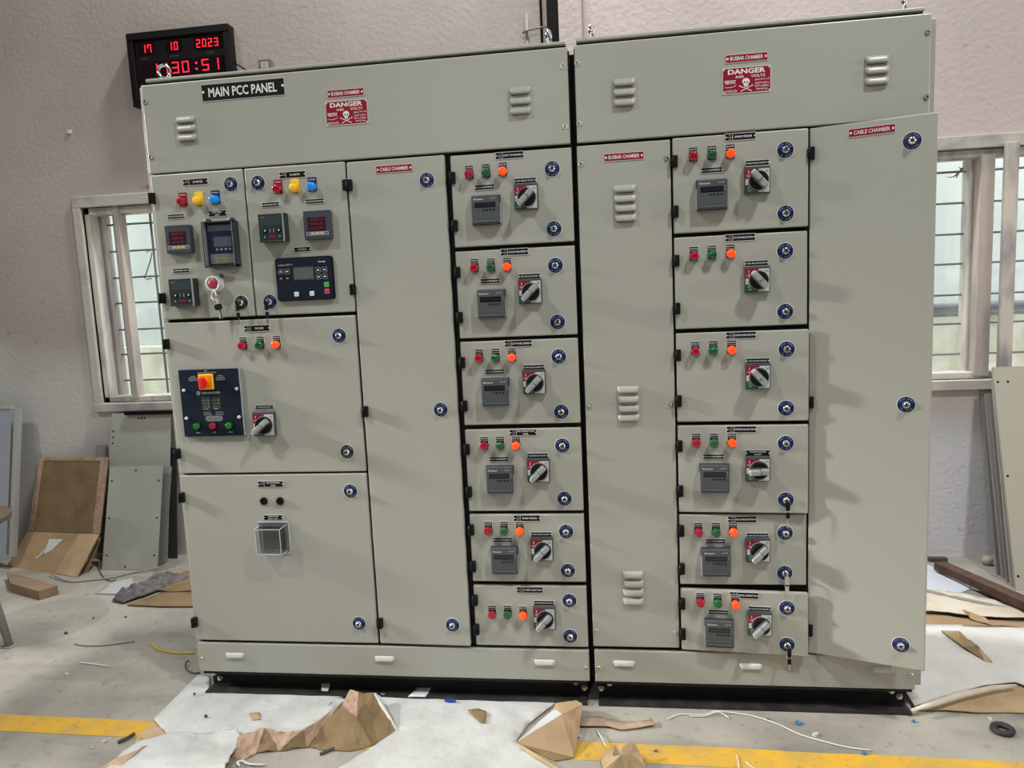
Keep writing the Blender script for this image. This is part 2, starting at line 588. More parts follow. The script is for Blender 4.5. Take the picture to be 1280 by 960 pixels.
def lamp_mesh(lens, plate_m, txt):
    g = G()
    g.plate(rrect(0.030, 0.046, 0.001, 1, 0, 0.008), -0.0025, 0.0, SILVER if plate_m is BLACK else plate_m)
    g.panel(-0.0135, 0.0135, 0.0175, 0.0295, -0.0028, plate_m)
    g.panel(-0.0135, 0.0135, -0.0135, 0.0160, -0.0028, plate_m)
    g.text(txt, 0, 0.0235, 0.023, 0.0045, WHITE, -0.0031, bold=0.015)
    # bezel and lens
    g.lathe([(0.0148, 0.0), (0.0148, -0.007), (0.0135, -0.009)], plate_m if plate_m is BLACK else lens, n=22, cap=False)
    g.lathe([(0.0138, -0.007), (0.0138, -0.020), (0.0128, -0.024), (0.0100, -0.0262), (0.0050, -0.0272)], lens, n=22)
    return g.mesh('indicator_lamp')


LAMPS = {'r': lamp_mesh(L_RED, BLACK, 'MCCB ON'), 'g': lamp_mesh(L_GREEN, BLACK, 'MCCB OFF'), 'o': lamp_mesh(L_AMBER, BLACK, 'MCCB TRIP'),
         'R': lamp_mesh(L_RED, REDP, 'R PHASE'), 'Y': lamp_mesh(L_YELLOW, YEL, 'Y PHASE'), 'B': lamp_mesh(L_BLUE, NAVY, 'B PHASE')}
LAMP_L = {'r': 'red indicator lamp', 'g': 'green indicator lamp', 'o': 'lit orange indicator lamp', 'R': 'dark red indicator lamp', 'Y': 'yellow indicator lamp', 'B': 'blue indicator lamp'}


def lock_mesh(ring=NAVY):
    g = G()
    n = 28
    g.plate(disc(0.0262, n), -0.0012, 0.0, WHITE)
    g.poly(disc(0.0248, n), -0.0015, ring)
    for word, a0, step, flip in (('PULL HERE', 150, -15, 1), ('TO OPEN', 222, 16, -1)):
        for i, ch in enumerate(word):
            if ch == ' ':
                continue
            a = R(a0 + step * i)
            g.text(ch, 0.0190 * math.cos(a), 0.0190 * math.sin(a), None, 0.0036, mat('ring_print', (0.45, 0.50, 0.62), 0.5), -0.0018, rot=a - math.pi / 2 if flip > 0 else a + math.pi / 2, bold=0.01)
    g.lathe([(0.0128, -0.001), (0.0128, -0.004), (0.0120, -0.008), (0.0108, -0.012), (0.0085, -0.0150), (0.0072, -0.0158)], CHROME, n=24)
    g.poly(disc(0.0058, 12), -0.0161, GREYD)
    g.panel(-0.0008, 0.0008, -0.0045, 0.0045, -0.0163, BLACK)
    return g.mesh('lock')


LOCK = lock_mesh()
LOCK_BLACK = lock_mesh(mat('black_ring', (0.012, 0.014, 0.02), 0.35))

g = G()
g.box(-0.009, 0.009, -0.016, 0.004, -0.0185, 0.0185, BLACK, 0.002)
g.box(-0.013, -0.007, -0.012, 0.010, -0.0140, 0.0140, BLACK, 0.001)
g.tube([(-0.006, -0.015, -0.0185), (-0.006, -0.015, 0.0185)], 0.004, BLACK, 8)
HINGE = g.mesh('hinge')

g = G()
g.lathe([(0.0085, 0), (0.0085, -0.0015)], STEEL, n=14)
g.lathe([(0.0060, -0.0015), (0.0055, -0.0045), (0.0030, -0.0062)], CHROME, n=14)
g.panel(-0.0005, 0.0005, -0.0035, 0.0035, -0.0064, GREYD)
g.panel(-0.0035, 0.0035, -0.0005, 0.0005, -0.0065, GREYD)
SCREW = g.mesh('screw')


def louver_mesh(w, h, d, m, slot=True):
    g = G()
    nu, nv = 16, 7
    r = h * 0.55
    vs, fs = [], []
    for i in range(nu + 1):
        u = -w / 2 + w * i / nu
        e = max(0.0, abs(u) - (w / 2 - r)) / r
        k = math.sqrt(max(0.0, 1 - e * e))
        for j in range(nv + 1):
            a = math.pi / 2 * j / nv
            vs.append((u, -d * k * math.sin(a) - 0.0003, h / 2 - h * (1 - math.cos(a)) * 0.86 * (0.35 + 0.65 * k)))
        vs.append((u, -d * k * 0.90, -h / 2 + 0.001 + h * 0.5 * (1 - k)))
        vs.append((u, -0.0003, -h / 2 + h * 0.5 * (1 - k)))
    K = nv + 3
    for i in range(nu):
        for j in range(K - 1):
            fs.append((i * K + j, i * K + j + 1, (i + 1) * K + j + 1, (i + 1) * K + j))
    g.add(vs, fs, m, True)
    if slot:
        g.panel(-w / 2 + r * 0.7, w / 2 - r * 0.7, -h / 2 - 0.0016, -h / 2 + 0.0016, -0.0008, GASKET_GAP)
    return g.mesh('louver')


LOUVER = louver_mesh(0.072, 0.023, 0.013, PAINT)
VENT = louver_mesh(0.074, 0.020, 0.008, PAINT_EDGE, False)


def meter_mesh():
    g = G()
    s = 0.048
    g.box(-s, s, -0.012, 0.0, -s, s, SLATE_D, 0.002)
    g.box(-s + 0.002, s - 0.002, -0.026, -0.012, -s + 0.002, s - 0.002, SLATE, 0.003)
    for sx in (-1, 1):
        g.box(sx * s - 0.0015, sx * s + 0.0015, -0.022, -0.002, -s + 0.002, s * 0.4, GREYP)
    y = -0.0264
    g.panel(-0.036, 0.034, 0.006, 0.023, y, LCD)
    g.panel(-0.030, 0.030, 0.011, 0.019, y - 0.0003, mat('lcd_glass', (0.02, 0.022, 0.022), 0.1))
    g.text('Elmeasure', -0.0385, 0.034, 0.032, 0.0055, WHITE, y, 'L', bold=0.012)
    g.text('LG 1119', 0.028, 0.035, 0.018, 0.004, WHITE, y)
    for k in range(4):
        g.lathe([(0.0030, -0.026), (0.0028, -0.0275)], BLACK, -0.006 + k * 0.0115, -0.0015, 10)
    for zz in (0.013, 0.022):
        g.poly(disc(0.0018, 8, 0.040, zz), y, GREYP)
    g.panel(-0.038, 0.038, -0.037, -0.0362, y, GREYP)
    g.text('3 Phase  Dual  kWh', 0, -0.0315, 0.066, 0.0035, SLATE_D, y)
    g.box(-0.044, 0.044, -0.0275, -0.025, -0.046, -0.041, SLATE_D)
    return g.mesh('energy_meter')


METER = meter_mesh()


def handle_mesh(ang, w=0.078):
    g = G()
    s = w / 2
    g.box(-s, s, -0.016, 0.0, -s, s * 1.14, GREYD, 0.002)
    y = -0.0164
    t = s - 0.003
    g.panel(-t, t, -t, t, y, SILVER)
    g.poly([(-t, 0.006), (-t * 0.25, t * 0.2), (t * 0.12, t * 0.75), (t * 0.12, t), (-t, t)], y - 0.0003, REDP)
    g.poly([(-t, -t), (t * 0.05, -t), (t * 0.05, -t * 0.75), (-t * 0.5, -t * 0.35), (-t, -t * 0.35)], y - 0.0003, GREENL)
    g.text('I', -t * 0.74, t * 0.76, None, 0.009, WHITE, y - 0.0006, bold=0.02)
    g.text('ON', -t * 0.74, t * 0.44, None, 0.006, WHITE, y - 0.0006)
    g.text('O', -t * 0.74, -t * 0.56, None, 0.007, WHITE, y - 0.0006)
    g.text('OFF', -t * 0.66, -t * 0.82, None, 0.005, WHITE, y - 0.0006)
    g.text('N', t * 0.78, t * 0.78, None, 0.008, GREYD, y - 0.0006)
    g.lathe([(s * 0.80, -0.016), (s * 0.80, -0.020)], GREYP, 0.003, 0, 28)
    g.lathe([(s * 0.75, -0.018), (s * 0.73, -0.030), (s * 0.66, -0.034)], BLACK, 0.003, 0, 28)
    # grip : a bar across the disc, with a step in the middle
    c, sn = math.cos(ang), math.sin(ang)
    M = Matrix(((c, 0, -sn), (0, 1, 0), (sn, 0, c)))
    g.box(-s * 0.80, s * 0.02, -0.062, -0.030, -0.0085, 0.0085, GREYP, 0.003, M, (0.003, 0, 0))
    g.box(s * 0.04, s * 0.72, -0.056, -0.030, -0.0092, 0.0092, GREYP, 0.003, M, (0.003, 0, 0))
    g.box(-s * 0.80, s * 0.70, -0.042, -0.032, -0.0120, 0.0120, GREYD, 0.003, M, (0.003, 0, 0))
    g.box(-s * 0.92, -s * 0.55, -0.0585, -0.042, -0.0070, 0.0070, SILVER, 0.002, M, (0.003, 0, 0))
    return g.mesh('rotary_handle')


HANDLE = {k: handle_mesh(R(k)) for k in (45, -48, 2)}


def red_meter_mesh():
    g = G()
    s = 0.048
    g.box(-s, s, -0.022, 0, -s, s, SLATE_B, 0.003)
    y = -0.0224
    g.panel(-0.032, 0.030, -0.019, 0.026, y, LCD)
    for k in range(3):
        g.panel(-0.029, 0.027, 0.0125 - k * 0.0145, 0.0245 - k * 0.0145, y - 0.0003, REDLCD)
        g.text('888.8', -0.001, 0.0185 - k * 0.0145, 0.040, 0.009, mat('red_digit_off', (0.11, 0.015, 0.03), 0.4), y - 0.0006)
    g.panel(-0.040, 0.040, -0.0345, -0.022, y, GREYP)
    for k, m in enumerate((GREYD, SILVER, YEL, YEL, GREYD)):
        g.lathe([(0.0038, -0.022), (0.0035, -0.0240)], m, -0.032 + k * 0.016, -0.028, 10)
    for zz in (-0.046, 0.046):
        g.panel(-0.046, 0.046, zz - 0.001, zz + 0.001, y, SLATE_D)
    return g.mesh('volt_ammeter')


RED_METER = red_meter_mesh()


def relay_meter_mesh():
    g = G()
    s = 0.048
    g.box(-s, s, -0.030, 0, -s, s, SLATE_G, 0.002)
    g.box(s - 0.007, s - 0.0035, -0.036, -0.028, -s, s, GREYP)
    g.box(-s, s, -0.035, -0.029, -s + 0.002, -s + 0.005, GREYD)
    y = -0.0304
    g.panel(-0.040, 0.036, 0.008, 0.042, y, SLATE_D)
    g.text('RELAY', -0.030, 0.036, None, 0.004, GREYP, y - 0.0003)
    for x in (-0.026, 0.024):
        g.lathe([(0.0075, -0.030), (0.0068, -0.033)], BLACK, x, -0.010, 14)
        g.panel(x - 0.001, x + 0.004, -0.012, -0.006, -0.0333, SILVER)
    for x in (-0.008, 0.006):
        g.panel(x - 0.0012, x + 0.0012, -0.016, -0.003, y, GREYP)
    g.panel(-0.012, 0.010, -0.033, -0.025, y, REDP)
    for x in (-0.028, 0.026):
        g.poly(disc(0.003, 8, x, -0.030), y, GREYP)
    for k in range(5):
        g.poly(disc(0.0012, 6, -0.020 + k * 0.010, 0.004), y, GREYD)
    return g.mesh('protection_relay')


RELAY = relay_meter_mesh()


# ------------------------------------------------------------------ door builders
def door_body(name, parent, box, label=None, thick=0.020, bevel=0.0038):
    x0, x1, z0, z1, a = box
    g = G().box(0, x1 - x0, 0.0, thick, 0, z1 - z0, PAINT, bevel)
    return g.obj(name, parent, (x0, 0, z0 + ZB), (0, 0, R(a)), label)


def put(name, me, door, x, z, y=0.0, label=None, rot=(0, 0, 0)):
    return place(name, me, door, (x, y, z), rot, label)


FEEDERS = {}
FEEDERS['B1'] = dict(box=(1.076, 1.476, 1.536, 1.835, 0.0), lamp=[(0.0629, 0.2334), (0.1191, 0.2345), (0.1753, 0.2359)], np=(0.1987, 0.2874), ml=(0.1108, 0.1911), meter=(0.1144, 0.1161), hl=(0.2465, 0.2033), h=(0.2487, 0.1485), lock=[(0.3364, 0.2348), (0.3351, 0.043)], hinge=[0.2271, 0.0713])
FEEDERS['B2'] = dict(box=(1.076, 1.476, 1.23, 1.522, 0.0), lamp=[(0.0648, 0.2353), (0.1204, 0.2342), (0.1749, 0.2336)], np=(0.2006, 0.2814), ml=(0.114, 0.1895), meter=(0.1175, 0.1138), hl=(0.2473, 0.1989), h=(0.2488, 0.1473), lock=[(0.3351, 0.2302), (0.3354, 0.0433)], hinge=[0.2234, 0.0723])
FEEDERS['B3'] = dict(box=(1.076, 1.476, 0.93, 1.218, 0.0), lamp=[(0.0648, 0.2321), (0.1213, 0.2324), (0.1769, 0.2318)], np=(0.2, 0.2765), ml=(0.1147, 0.1836), meter=(0.1165, 0.1154), hl=(0.2495, 0.1943), h=(0.2493, 0.143), lock=[(0.3348, 0.2279), (0.3366, 0.04)], hinge=[0.2188, 0.0691])
FEEDERS['B4'] = dict(box=(1.076, 1.476, 0.624, 0.914, 0.0), lamp=[(0.067, 0.2353), (0.1225, 0.2352), (0.1776, 0.2351)], np=(0.2027, 0.2772), ml=(0.1152, 0.1859), meter=(0.1178, 0.117), hl=(0.2501, 0.1957), h=(0.2511, 0.1438), lock=[(0.3361, 0.2293), (0.3365, 0.0436)], hinge=[0.2228, 0.072])
FEEDERS['B5'] = dict(box=(1.076, 1.476, 0.368, 0.612, 0.0), lamp=[(0.0663, 0.1883), (0.122, 0.1889), (0.1773, 0.1882)], np=(0.2029, 0.2308), ml=(0.1155, 0.1529), meter=(0.1197, 0.0843), hl=(0.2511, 0.1727), h=(0.2521, 0.1205), lock=[(0.3374, 0.1826), (0.3386, 0.0426)], hinge=[0.191, 0.0576])
FEEDERS['B6'] = dict(box=(1.076, 1.476, 0.129, 0.352, 0.0), lamp=[(0.0647, 0.121), (0.1206, 0.1218), (0.1754, 0.1196)], np=(0.2017, 0.2099), hl=(0.2498, 0.1627), h=(0.2508, 0.11), lock=[(0.3399, 0.172), (0.3381, 0.041)], hinge=[0.1719, 0.0632])
FEEDERS['D1'] = dict(box=(1.797, 2.209, 1.542, 1.84, -1.2), lamp=[(0.0639, 0.2349), (0.1214, 0.2358), (0.1772, 0.2359)], np=(0.2079, 0.2875), ml=(0.1194, 0.191), meter=(0.1185, 0.1143), hl=(0.2584, 0.2036), h=(0.2569, 0.1478), lock=[(0.3432, 0.237), (0.3439, 0.0432)], hinge=[0.2247, 0.0689])
FEEDERS['D2'] = dict(box=(1.797, 2.209, 1.234, 1.529, 0.0), lamp=[(0.0611, 0.2329), (0.1175, 0.2343), (0.1753, 0.2348)], np=(0.2062, 0.2847), hl=(0.2558, 0.2012), h=(0.2561, 0.1475), lock=[(0.3441, 0.2353), (0.344, 0.0438)], hinge=[0.2214, 0.0679])
FEEDERS['D3'] = dict(box=(1.797, 2.209, 0.926, 1.22, -3.6), lamp=[(0.0611, 0.235), (0.118, 0.2364), (0.1752, 0.236)], np=(0.2044, 0.2823), hl=(0.2561, 0.1977), h=(0.2549, 0.1468), lock=[(0.3445, 0.2328), (0.3428, 0.042)], hinge=[0.2235, 0.0719])
FEEDERS['D4'] = dict(box=(1.797, 2.209, 0.617, 0.913, -3.2), lamp=[(0.0596, 0.2406), (0.1165, 0.2403), (0.1734, 0.2399)], np=(0.2036, 0.2826), ml=(0.1145, 0.1918), meter=(0.1166, 0.1221), hl=(0.2549, 0.2029), h=(0.2536, 0.1499), lock=[(0.3419, 0.2355), (0.3423, 0.0467)], hinge=[0.2292, 0.0756])
FEEDERS['D5'] = dict(box=(1.797, 2.209, 0.363, 0.608, 0.0), lamp=[(0.0623, 0.1882), (0.1198, 0.1881), (0.1752, 0.188)], np=(0.2055, 0.2287), ml=(0.1183, 0.153), meter=(0.1178, 0.0855), hl=(0.2549, 0.173), h=(0.2547, 0.1239), lock=[(0.3437, 0.1819), (0.3425, 0.0435)], hinge=[0.1915, 0.0583])
FEEDERS['D6'] = dict(box=(1.797, 2.209, 0.127, 0.347, -4.5), lamp=[(0.0654, 0.1795), (0.1224, 0.1803), (0.1794, 0.1775)], np=(0.2079, 0.2066), ml=(0.1233, 0.1432), meter=(0.1259, 0.075), hl=(0.2576, 0.1609), h=(0.2574, 0.1106), lock=[(0.3447, 0.1686), (0.3447, 0.0399)], hinge=[0.1702, 0.0614])

NP_TEXT = {
    'B1': (('F1', '400A'), ['SUPPLY TO UPS PANEL']), 'B2': (('F2', '125A'), ['CHILLER PANEL FEEDER']), 'B3': (('F3', '63A'), ['LIFT PANEL FEEDER']),
    'B4': (('F4', '63A'), ['FIRE HYDRANT PUMP', 'PANEL']), 'B5': (('F5', '63A'), ['SPARE FEEDER']), 'B6': (('F6', '63A'), ['STREET LIGHT DB']),
    'D1': (('F7', '63A'), ['SPARE FEEDER']), 'D2': (('F8', '125A'), ['LIFT DB PANEL SECTION']), 'D3': (('F9', '100A'), ['LIGHTING PANEL SECTION']),
    'D4': (('F10', '63A'), ['POWER PANEL SECTION']), 'D5': (('F11', '63A'), ['RAW POWER DB SECTION']), 'D6': (('F12', '63A'), ['BOREWELL PUMP SECTION'])}
HL_TEXT = {'B1': '160A MCCB 36kA', 'D4': None}
ML = nameplate_mesh('label_plate', 0.070, 0.0185, ['DUAL SOURCE METER'])
HLM = nameplate_mesh('label_plate', 0.076, 0.0190, ['100A MCCB ON/OFF'])
HLM2 = nameplate_mesh('label_plate', 0.080, 0.0225, ['FOUR POLE MCCB', 'ON/OFF'])


def feeder_door(key, cab):
    d = FEEDERS[key]
    o = door_body('feeder_door', cab, d['box'])
    left, lines = NP_TEXT[key]
    put('nameplate', nameplate_mesh('nameplate', 0.096, 0.0235, lines, left=left), o, *d['np'])
    for (x, z), k in zip(d['lamp'], 'rgo'):
        put('indicator_lamp', LAMPS[k], o, x, z, label=LAMP_L[k])
    if 'meter' in d:
        put('energy_meter', METER, o, *d['meter'], label='slate grey square energy meter')
        put('label_plate', ML, o, *d['ml'])
    put('label_plate', HLM2 if key == 'D4' else HLM, o, *d['hl'])
    ang = -48 if key in ('D1', 'D2', 'D3') else (2 if key == 'D4' else 45)
    put('rotary_handle', HANDLE[ang], o, *d['h'], label='grey rotary switch handle on a red and white plate')
    for x, z in d['lock']:
        put('lock', LOCK, o, x, z, label='chrome lock in a blue ring sticker')
    for z in d['hinge']:
        put('hinge', HINGE, o, 0.006, z)
    return o


def danger_plate():
    w, h = 0.148, 0.080
    g = G()
    g.plate(rrect(w, h, 0.006, 3), -0.002, 0, SILVER)
    g.poly(rrect(w - 0.006, h - 0.006, 0.005, 3), -0.0024, REDP)
    y = -0.0028
    for sx in (-1, 1):
        for sz in (-1, 1):
            g.poly(disc(0.003, 8, sx * (w / 2 - 0.006), sz * (h / 2 - 0.006)), y, SILVER)
    g.text('DANGER', 0, 0.0265, 0.112, 0.0150, WHITE, y, bold=0.03)
    g.text('440', -0.022, 0.0105, 0.026, 0.0080, WHITE, y, bold=0.01)
    g.text('VOLTS', 0.034, 0.0105, 0.042, 0.0080, WHITE, y, bold=0.01)
    g.text('\u0916\u0924\u0930\u093e', -0.050, -0.0040, 0.034, 0.0110, WHITE, y, bold=0.01)
    g.text('\u0c85\u0caa\u0cbe\u0caf', -0.048, -0.0300, 0.038, 0.0085, WHITE, y)
    # a long stroke of joined script
    pts = [(-0.066, -0.0150), (-0.062, -0.0195), (-0.048, -0.0190), (-0.036, -0.0165), (-0.031, -0.0125)]
    for a, b in zip(pts, pts[1:]):
        g.poly([(a[0], a[1] - 0.0007), (b[0], b[1] - 0.0007), (b[0], b[1] + 0.0007), (a[0], a[1] + 0.0007)], y, WHITE)
    for s, zz, ww, hh in (('\u0b85\u0baa\u0bbe\u0baf\u0bae\u0bcd', -0.0005, 0.044, 0.0075), ('\u0c05\u0c2a\u0c3e\u0c2f\u0c02', -0.0110, 0.042, 0.0060),
                          ('\u0d05\u0d2a\u0d3e\u0d2f\u0d02', -0.0205, 0.042, 0.0060), ('\u0aad\u0aaf', -0.0300, 0.034, 0.0055)):
        g.text(s, 0.046, zz, ww, hh, WHITE, y)
    # skull and crossed bones
    sk = [(0.0115 * math.cos(a) * (0.80 if math.sin(a) < -0.2 else 1.0), 0.0115 * math.sin(a)) for a in [2 * math.pi * i / 20 for i in range(20)]]
    g.poly([(x - 0.002, z - 0.0060) for x, z in sk], y, WHITE)
    g.panel(-0.0075, 0.0035, -0.0205, -0.0155, y - 0.0002, WHITE)
    for sx in (-0.0062, 0.0022):
        g.poly(disc(0.0028, 10, sx, -0.0065), y - 0.0004, REDP)
    g.poly([(-0.0035, -0.0130), (-0.0005, -0.0130), (-0.002, -0.0100)], y - 0.0004, REDP)
    for x in (-0.0050, -0.0020, 0.0010):
        g.panel(x - 0.0003, x + 0.0003, -0.0205, -0.0165, y - 0.0004, REDP)
    for s in (-1, 1):
        a, b = Vector((-0.002 - s * 0.019, -0.0170)), Vector((-0.002 + s * 0.015, -0.0325))
        n = Vector((-(b - a).y, (b - a).x)).normalized() * 0.0010
        p = [a - n, b - n, b + n, a + n]
        if s < 0:
            p = p[::-1]
        g.poly([tuple(q) for q in p], y, WHITE)
        for e in (a, b):
            g.poly(disc(0.0020, 8, e.x, e.y), y - 0.0002, WHITE)
    return g.mesh('danger_plate')


DANGER = danger_plate()


def red_label(txt, w, h=0.026):
    g = G()
    g.plate([(-w / 2, -h / 2), (w / 2, -h / 2), (w / 2, h / 2), (-w / 2, h / 2)], -0.002, 0, SILVER)
    g.panel(-w / 2 + 0.002, w / 2 - 0.002, -h / 2 + 0.002, h / 2 - 0.002, -0.0024, REDP)
    for sx in (-1, 1):
        g.poly(disc(0.0035, 8, sx * (w / 2 - 0.007), 0), -0.0027, WHITE)
    g.text(txt, 0, 0, w - 0.030, h * 0.44, WHITE, -0.0027, bold=0.012)
    return g.mesh('label_plate')


BUSBAR_L = red_label('BUSBAR CHAMBER', 0.128)
CABLE_L = red_label('CABLE CHAMBER', 0.128)


def cover(name, cab, box, label=None):
    return door_body(name, cab, box, label, 0.018, 0.0034)


def carcass(cab, x0, x1, ztop, lx=0.0, rx=0.0, ly=0.012, ry=0.012):
    depth = 0.62
    g = G()
    # shell, open at the front where the doors and covers close it
    g.box(x0 - 0.004 - lx, x0 + 0.016 - lx, ly, depth, ZB, ZB + ztop - 0.004, PAINT, 0.002)
    g.box(x1 - 0.016 + rx, x1 + 0.004 + rx, ry, depth, ZB, ZB + ztop - 0.004, PAINT, 0.002)
    g.box(x0, x1, depth - 0.02, depth, ZB, ZB + ztop - 0.004, PAINT)
    g.box(x0, x1, 0.03, depth, ZB + ztop - 0.02, ZB + ztop - 0.004, PAINT)
    g.box(x0, x1, 0.03, depth, ZB, ZB + 0.016, PAINT)
    g.obj('carcass', cab)
    g = G()
    g.box(x0 - 0.001, x1 + 0.001, 0.0225, 0.030, ZB + 0.004, ZB + ztop - 0.006, GASKET_GAP)
    g.obj('gasket_frame', cab, label='black sealing frame behind the doors')
    g = G()
    g.box(x0 + 0.010, x1 - 0.010, 0.040, depth - 0.02, ZB + ztop - 0.004, ZB + ztop + 0.016, GASKET_GAP)
    g.box(x0 + 0.008, x1 - 0.010, 0.022, depth, ZB + ztop + 0.016, ZB + ztop + 0.026, PAINT, 0.002)
    g.obj('roof', cab)
    # base: channels with the open side out
    g = G()
    g.box(x0 + 0.012, x1 - 0.012, 0.0, 0.070, 0.0, 0.010, BASEM)
    g.box(x0 + 0.012, x1 - 0.012, 0.062, 0.070, 0.010, ZB - 0.008, GASKET_GAP)
    g.box(x0 + 0.012, x1 - 0.012, 0.004, 0.070, ZB - 0.008, ZB, GASKET_GAP)
    g.box(x0 + 0.012, x1 - 0.012, depth - 0.07, depth, 0.0, ZB, BASEM)
    for xx in (x0 + 0.012, x1 - 0.020):
        g.box(xx, xx + 0.008, 0.07, depth - 0.07, 0.0, ZB, BASEM)
    g.obj('base_channel', cab, label='black steel base channel')


def eye_bolt(cab, x, z, ang, s=1.0):
    g = G()
    g.tube([(0, 0, 0.0), (0, 0, 0.012)], 0.010 * s, STEEL, 12)
    g.tube([(0, 0, 0.012), (0, 0, 0.020)], 0.006 * s, STEEL, 10)
    n = 22
    g.tube([(0.0165 * s * math.cos(2 * math.pi * i / n), 0, 0.018 + 0.0195 * s + 0.0195 * s * math.sin(2 * math.pi * i / n)) for i in range(n)], 0.0048 * s, CHROME, 8, True)
    g.obj('eye_bolt', cab, (x, 0.085, z), (0, 0, ang), label='zinc lifting eye bolt')


def bolt(cab, x, z):
    g = G()
    g.lathe([(0.012, 0.0), (0.012, -0.010), (0.009, -0.013)], STEEL, n=6, smooth=False)
    g.lathe([(0.007, -0.012), (0.006, -0.020)], STEEL, n=10)
    g.obj('base_bolt', cab, (x, 0.055, z))


# ================================================================== LEFT CABINET
cabA = empty('switchgear_cabinet', (0, 0, 0))
tag(cabA, 'left grey switchgear cabinet headed MAIN PCC PANEL, with meters and a black controller', 'cabinet', 'main switchgear line-up')
carcass(cabA, 0.0, 1.478, 2.145, lx=0.007, rx=-0.004, ry=0.045)

tp = cover('top_cover', cabA, (0.002, 1.474, 1.847, 2.145, 0), 'plain top cover with louvers')
g = G()
g.plate([(-0.150, -0.0285), (0.150, -0.0285), (0.150, 0.0285), (-0.150, 0.0285)], -0.002, 0, SILVER)
g.panel(-0.148, 0.148, -0.0265, 0.0265, -0.0024, BLACK)
g.text('MAIN PCC PANEL', -0.001, 0, 0.246, 0.031, WHITE, -0.0028, bold=0.02)
for sx in (-1, 1):
    g.poly(disc(0.0045, 10, sx * 0.143, 0.003), -0.0027, WHITE)
put('title_plate', g.mesh('title_plate'), tp, 0.372, 0.2535, label='black plate lettered MAIN PCC PANEL', rot=(0, 0, 0))
for x, zs in ((0.1535, (0.1725, 0.1430, 0.1120)), (1.315, (0.1755, 0.1435, 0.1130))):
    for z in zs:
        put('louver', LOUVER, tp, x, z)
for x in (0.0125, 1.4575):
    for z in (0.241, 0.055):
        put('screw', SCREW, tp, x, z)
put('label_plate', BUSBAR_L, tp, 0.732, 0.2150, label='red plate lettered BUSBAR CHAMBER')
put('danger_plate', DANGER, tp, 0.7315, 0.1520, label='red plate lettered DANGER 440 VOLTS with a skull')
for x, a in ((0.043, R(25)), (1.412, R(72))):
    eye_bolt(cabA, x, ZB + 2.170, a, 1.15 if x < 1 else 1.0)

# ---- door with the voltage meter, relay and emergency button
dA1 = door_body('meter_door', cabA, (0.003, 0.346, 1.337, 1.842, 0))
put('nameplate', nameplate_mesh('nameplate', 0.096, 0.0235, ['EB METER'], left=('PT1', '')), dA1, 0.168, 0.472)
put('lock', LOCK, dA1, 0.2975, 0.456, label='chrome lock in a blue ring sticker')
put('lock', LOCK_BLACK, dA1, 0.2975, 0.049, label='chrome lock in a black ring')
for x, k in zip((0.1157, 0.1755, 0.2373), 'RYB'):
    put('indicator_lamp', LAMPS[k], dA1, x, 0.4075, label=LAMP_L[k])
put('label_plate', nameplate_mesh('label_plate', 0.068, 0.018, ['MULTIFUNCTION METER']), dA1, 0.083, 0.359)
put('label_plate', nameplate_mesh('label_plate', 0.072, 0.022, ['EARTH FAULT', 'RELAY']), dA1, 0.239, 0.360)
put('label_plate', nameplate_mesh('label_plate', 0.068, 0.018, ['OVERCURRENT RELAY']), dA1, 0.083, 0.1713)
put('volt_ammeter', RED_METER, dA1, 0.0945, 0.2785, label='square panel meter with dark red display')
put('protection_relay', RELAY, dA1, 0.0945, 0.0935, label='dark square protection relay')
for z in (0.426, 0.077):
    put('hinge', HINGE, dA1, 0.004, z)
# large relay behind a clear hinged cover
g = G()
g.box(-0.060, 0.060, -0.014, 0, -0.078, 0.078, SLATE_D, 0.002)
g.panel(-0.046, 0.050, -0.066, 0.066, -0.0144, GREYP)
g.panel(-0.046, 0.050, -0.032, 0.046, -0.0147, mat('relay_navy', (0.02, 0.035, 0.075), 0.4))
g.panel(-0.028, 0.038, -0.008, 0.026, -0.0150, mat('relay_lcd', (0.17, 0.19, 0.20), 0.25))
for k in range(4):
    g.lathe([(0.0042, -0.0147), (0.0038, -0.0165)], SILVER, -0.018 + k * 0.016, -0.017, 12)
g.panel(-0.026, 0.036, -0.060, -0.046, -0.0148, mat('buff_label', (0.55, 0.42, 0.16), 0.6))
g.text('EARTH FAULT RELAY', 0.005, -0.053, 0.050, 0.005, GREYD, -0.0151)
g.text('MRNX', -0.034, 0.056, None, 0.005, GREYD, -0.0148)
# clear cover box
for (x0, x1, z0, z1) in ((-0.060, -0.056, -0.078, 0.078), (0.053, 0.060, -0.078, 0.078), (-0.060, 0.060, 0.074, 0.078), (-0.060, 0.060, -0.078, -0.072)):
    g.box(x0, x1, -0.032, -0.014, z0, z1, SLATE_D)
for (x0, x1) in ((0.0505, 0.0525), (-0.0555, -0.0535)):
    g.box(x0, x1, -0.0325, -0.015, -0.075, 0.075, GREYP)
g.box(-0.058, 0.058, -0.034, -0.032, -0.076, 0.076, SMOKE)
for x in (-0.042, 0.046):
    g.box(x - 0.006, x + 0.006, -0.030, -0.004, 0.078, 0.088, GREYD)
    g.lathe([(0.004, -0.030), (0.004, -0.033)], SILVER, x - 0.003, 0.084, 10)
put('covered_relay', g.mesh('covered_relay'), dA1, 0.251, 0.253, label='navy relay under a hinged smoked cover')
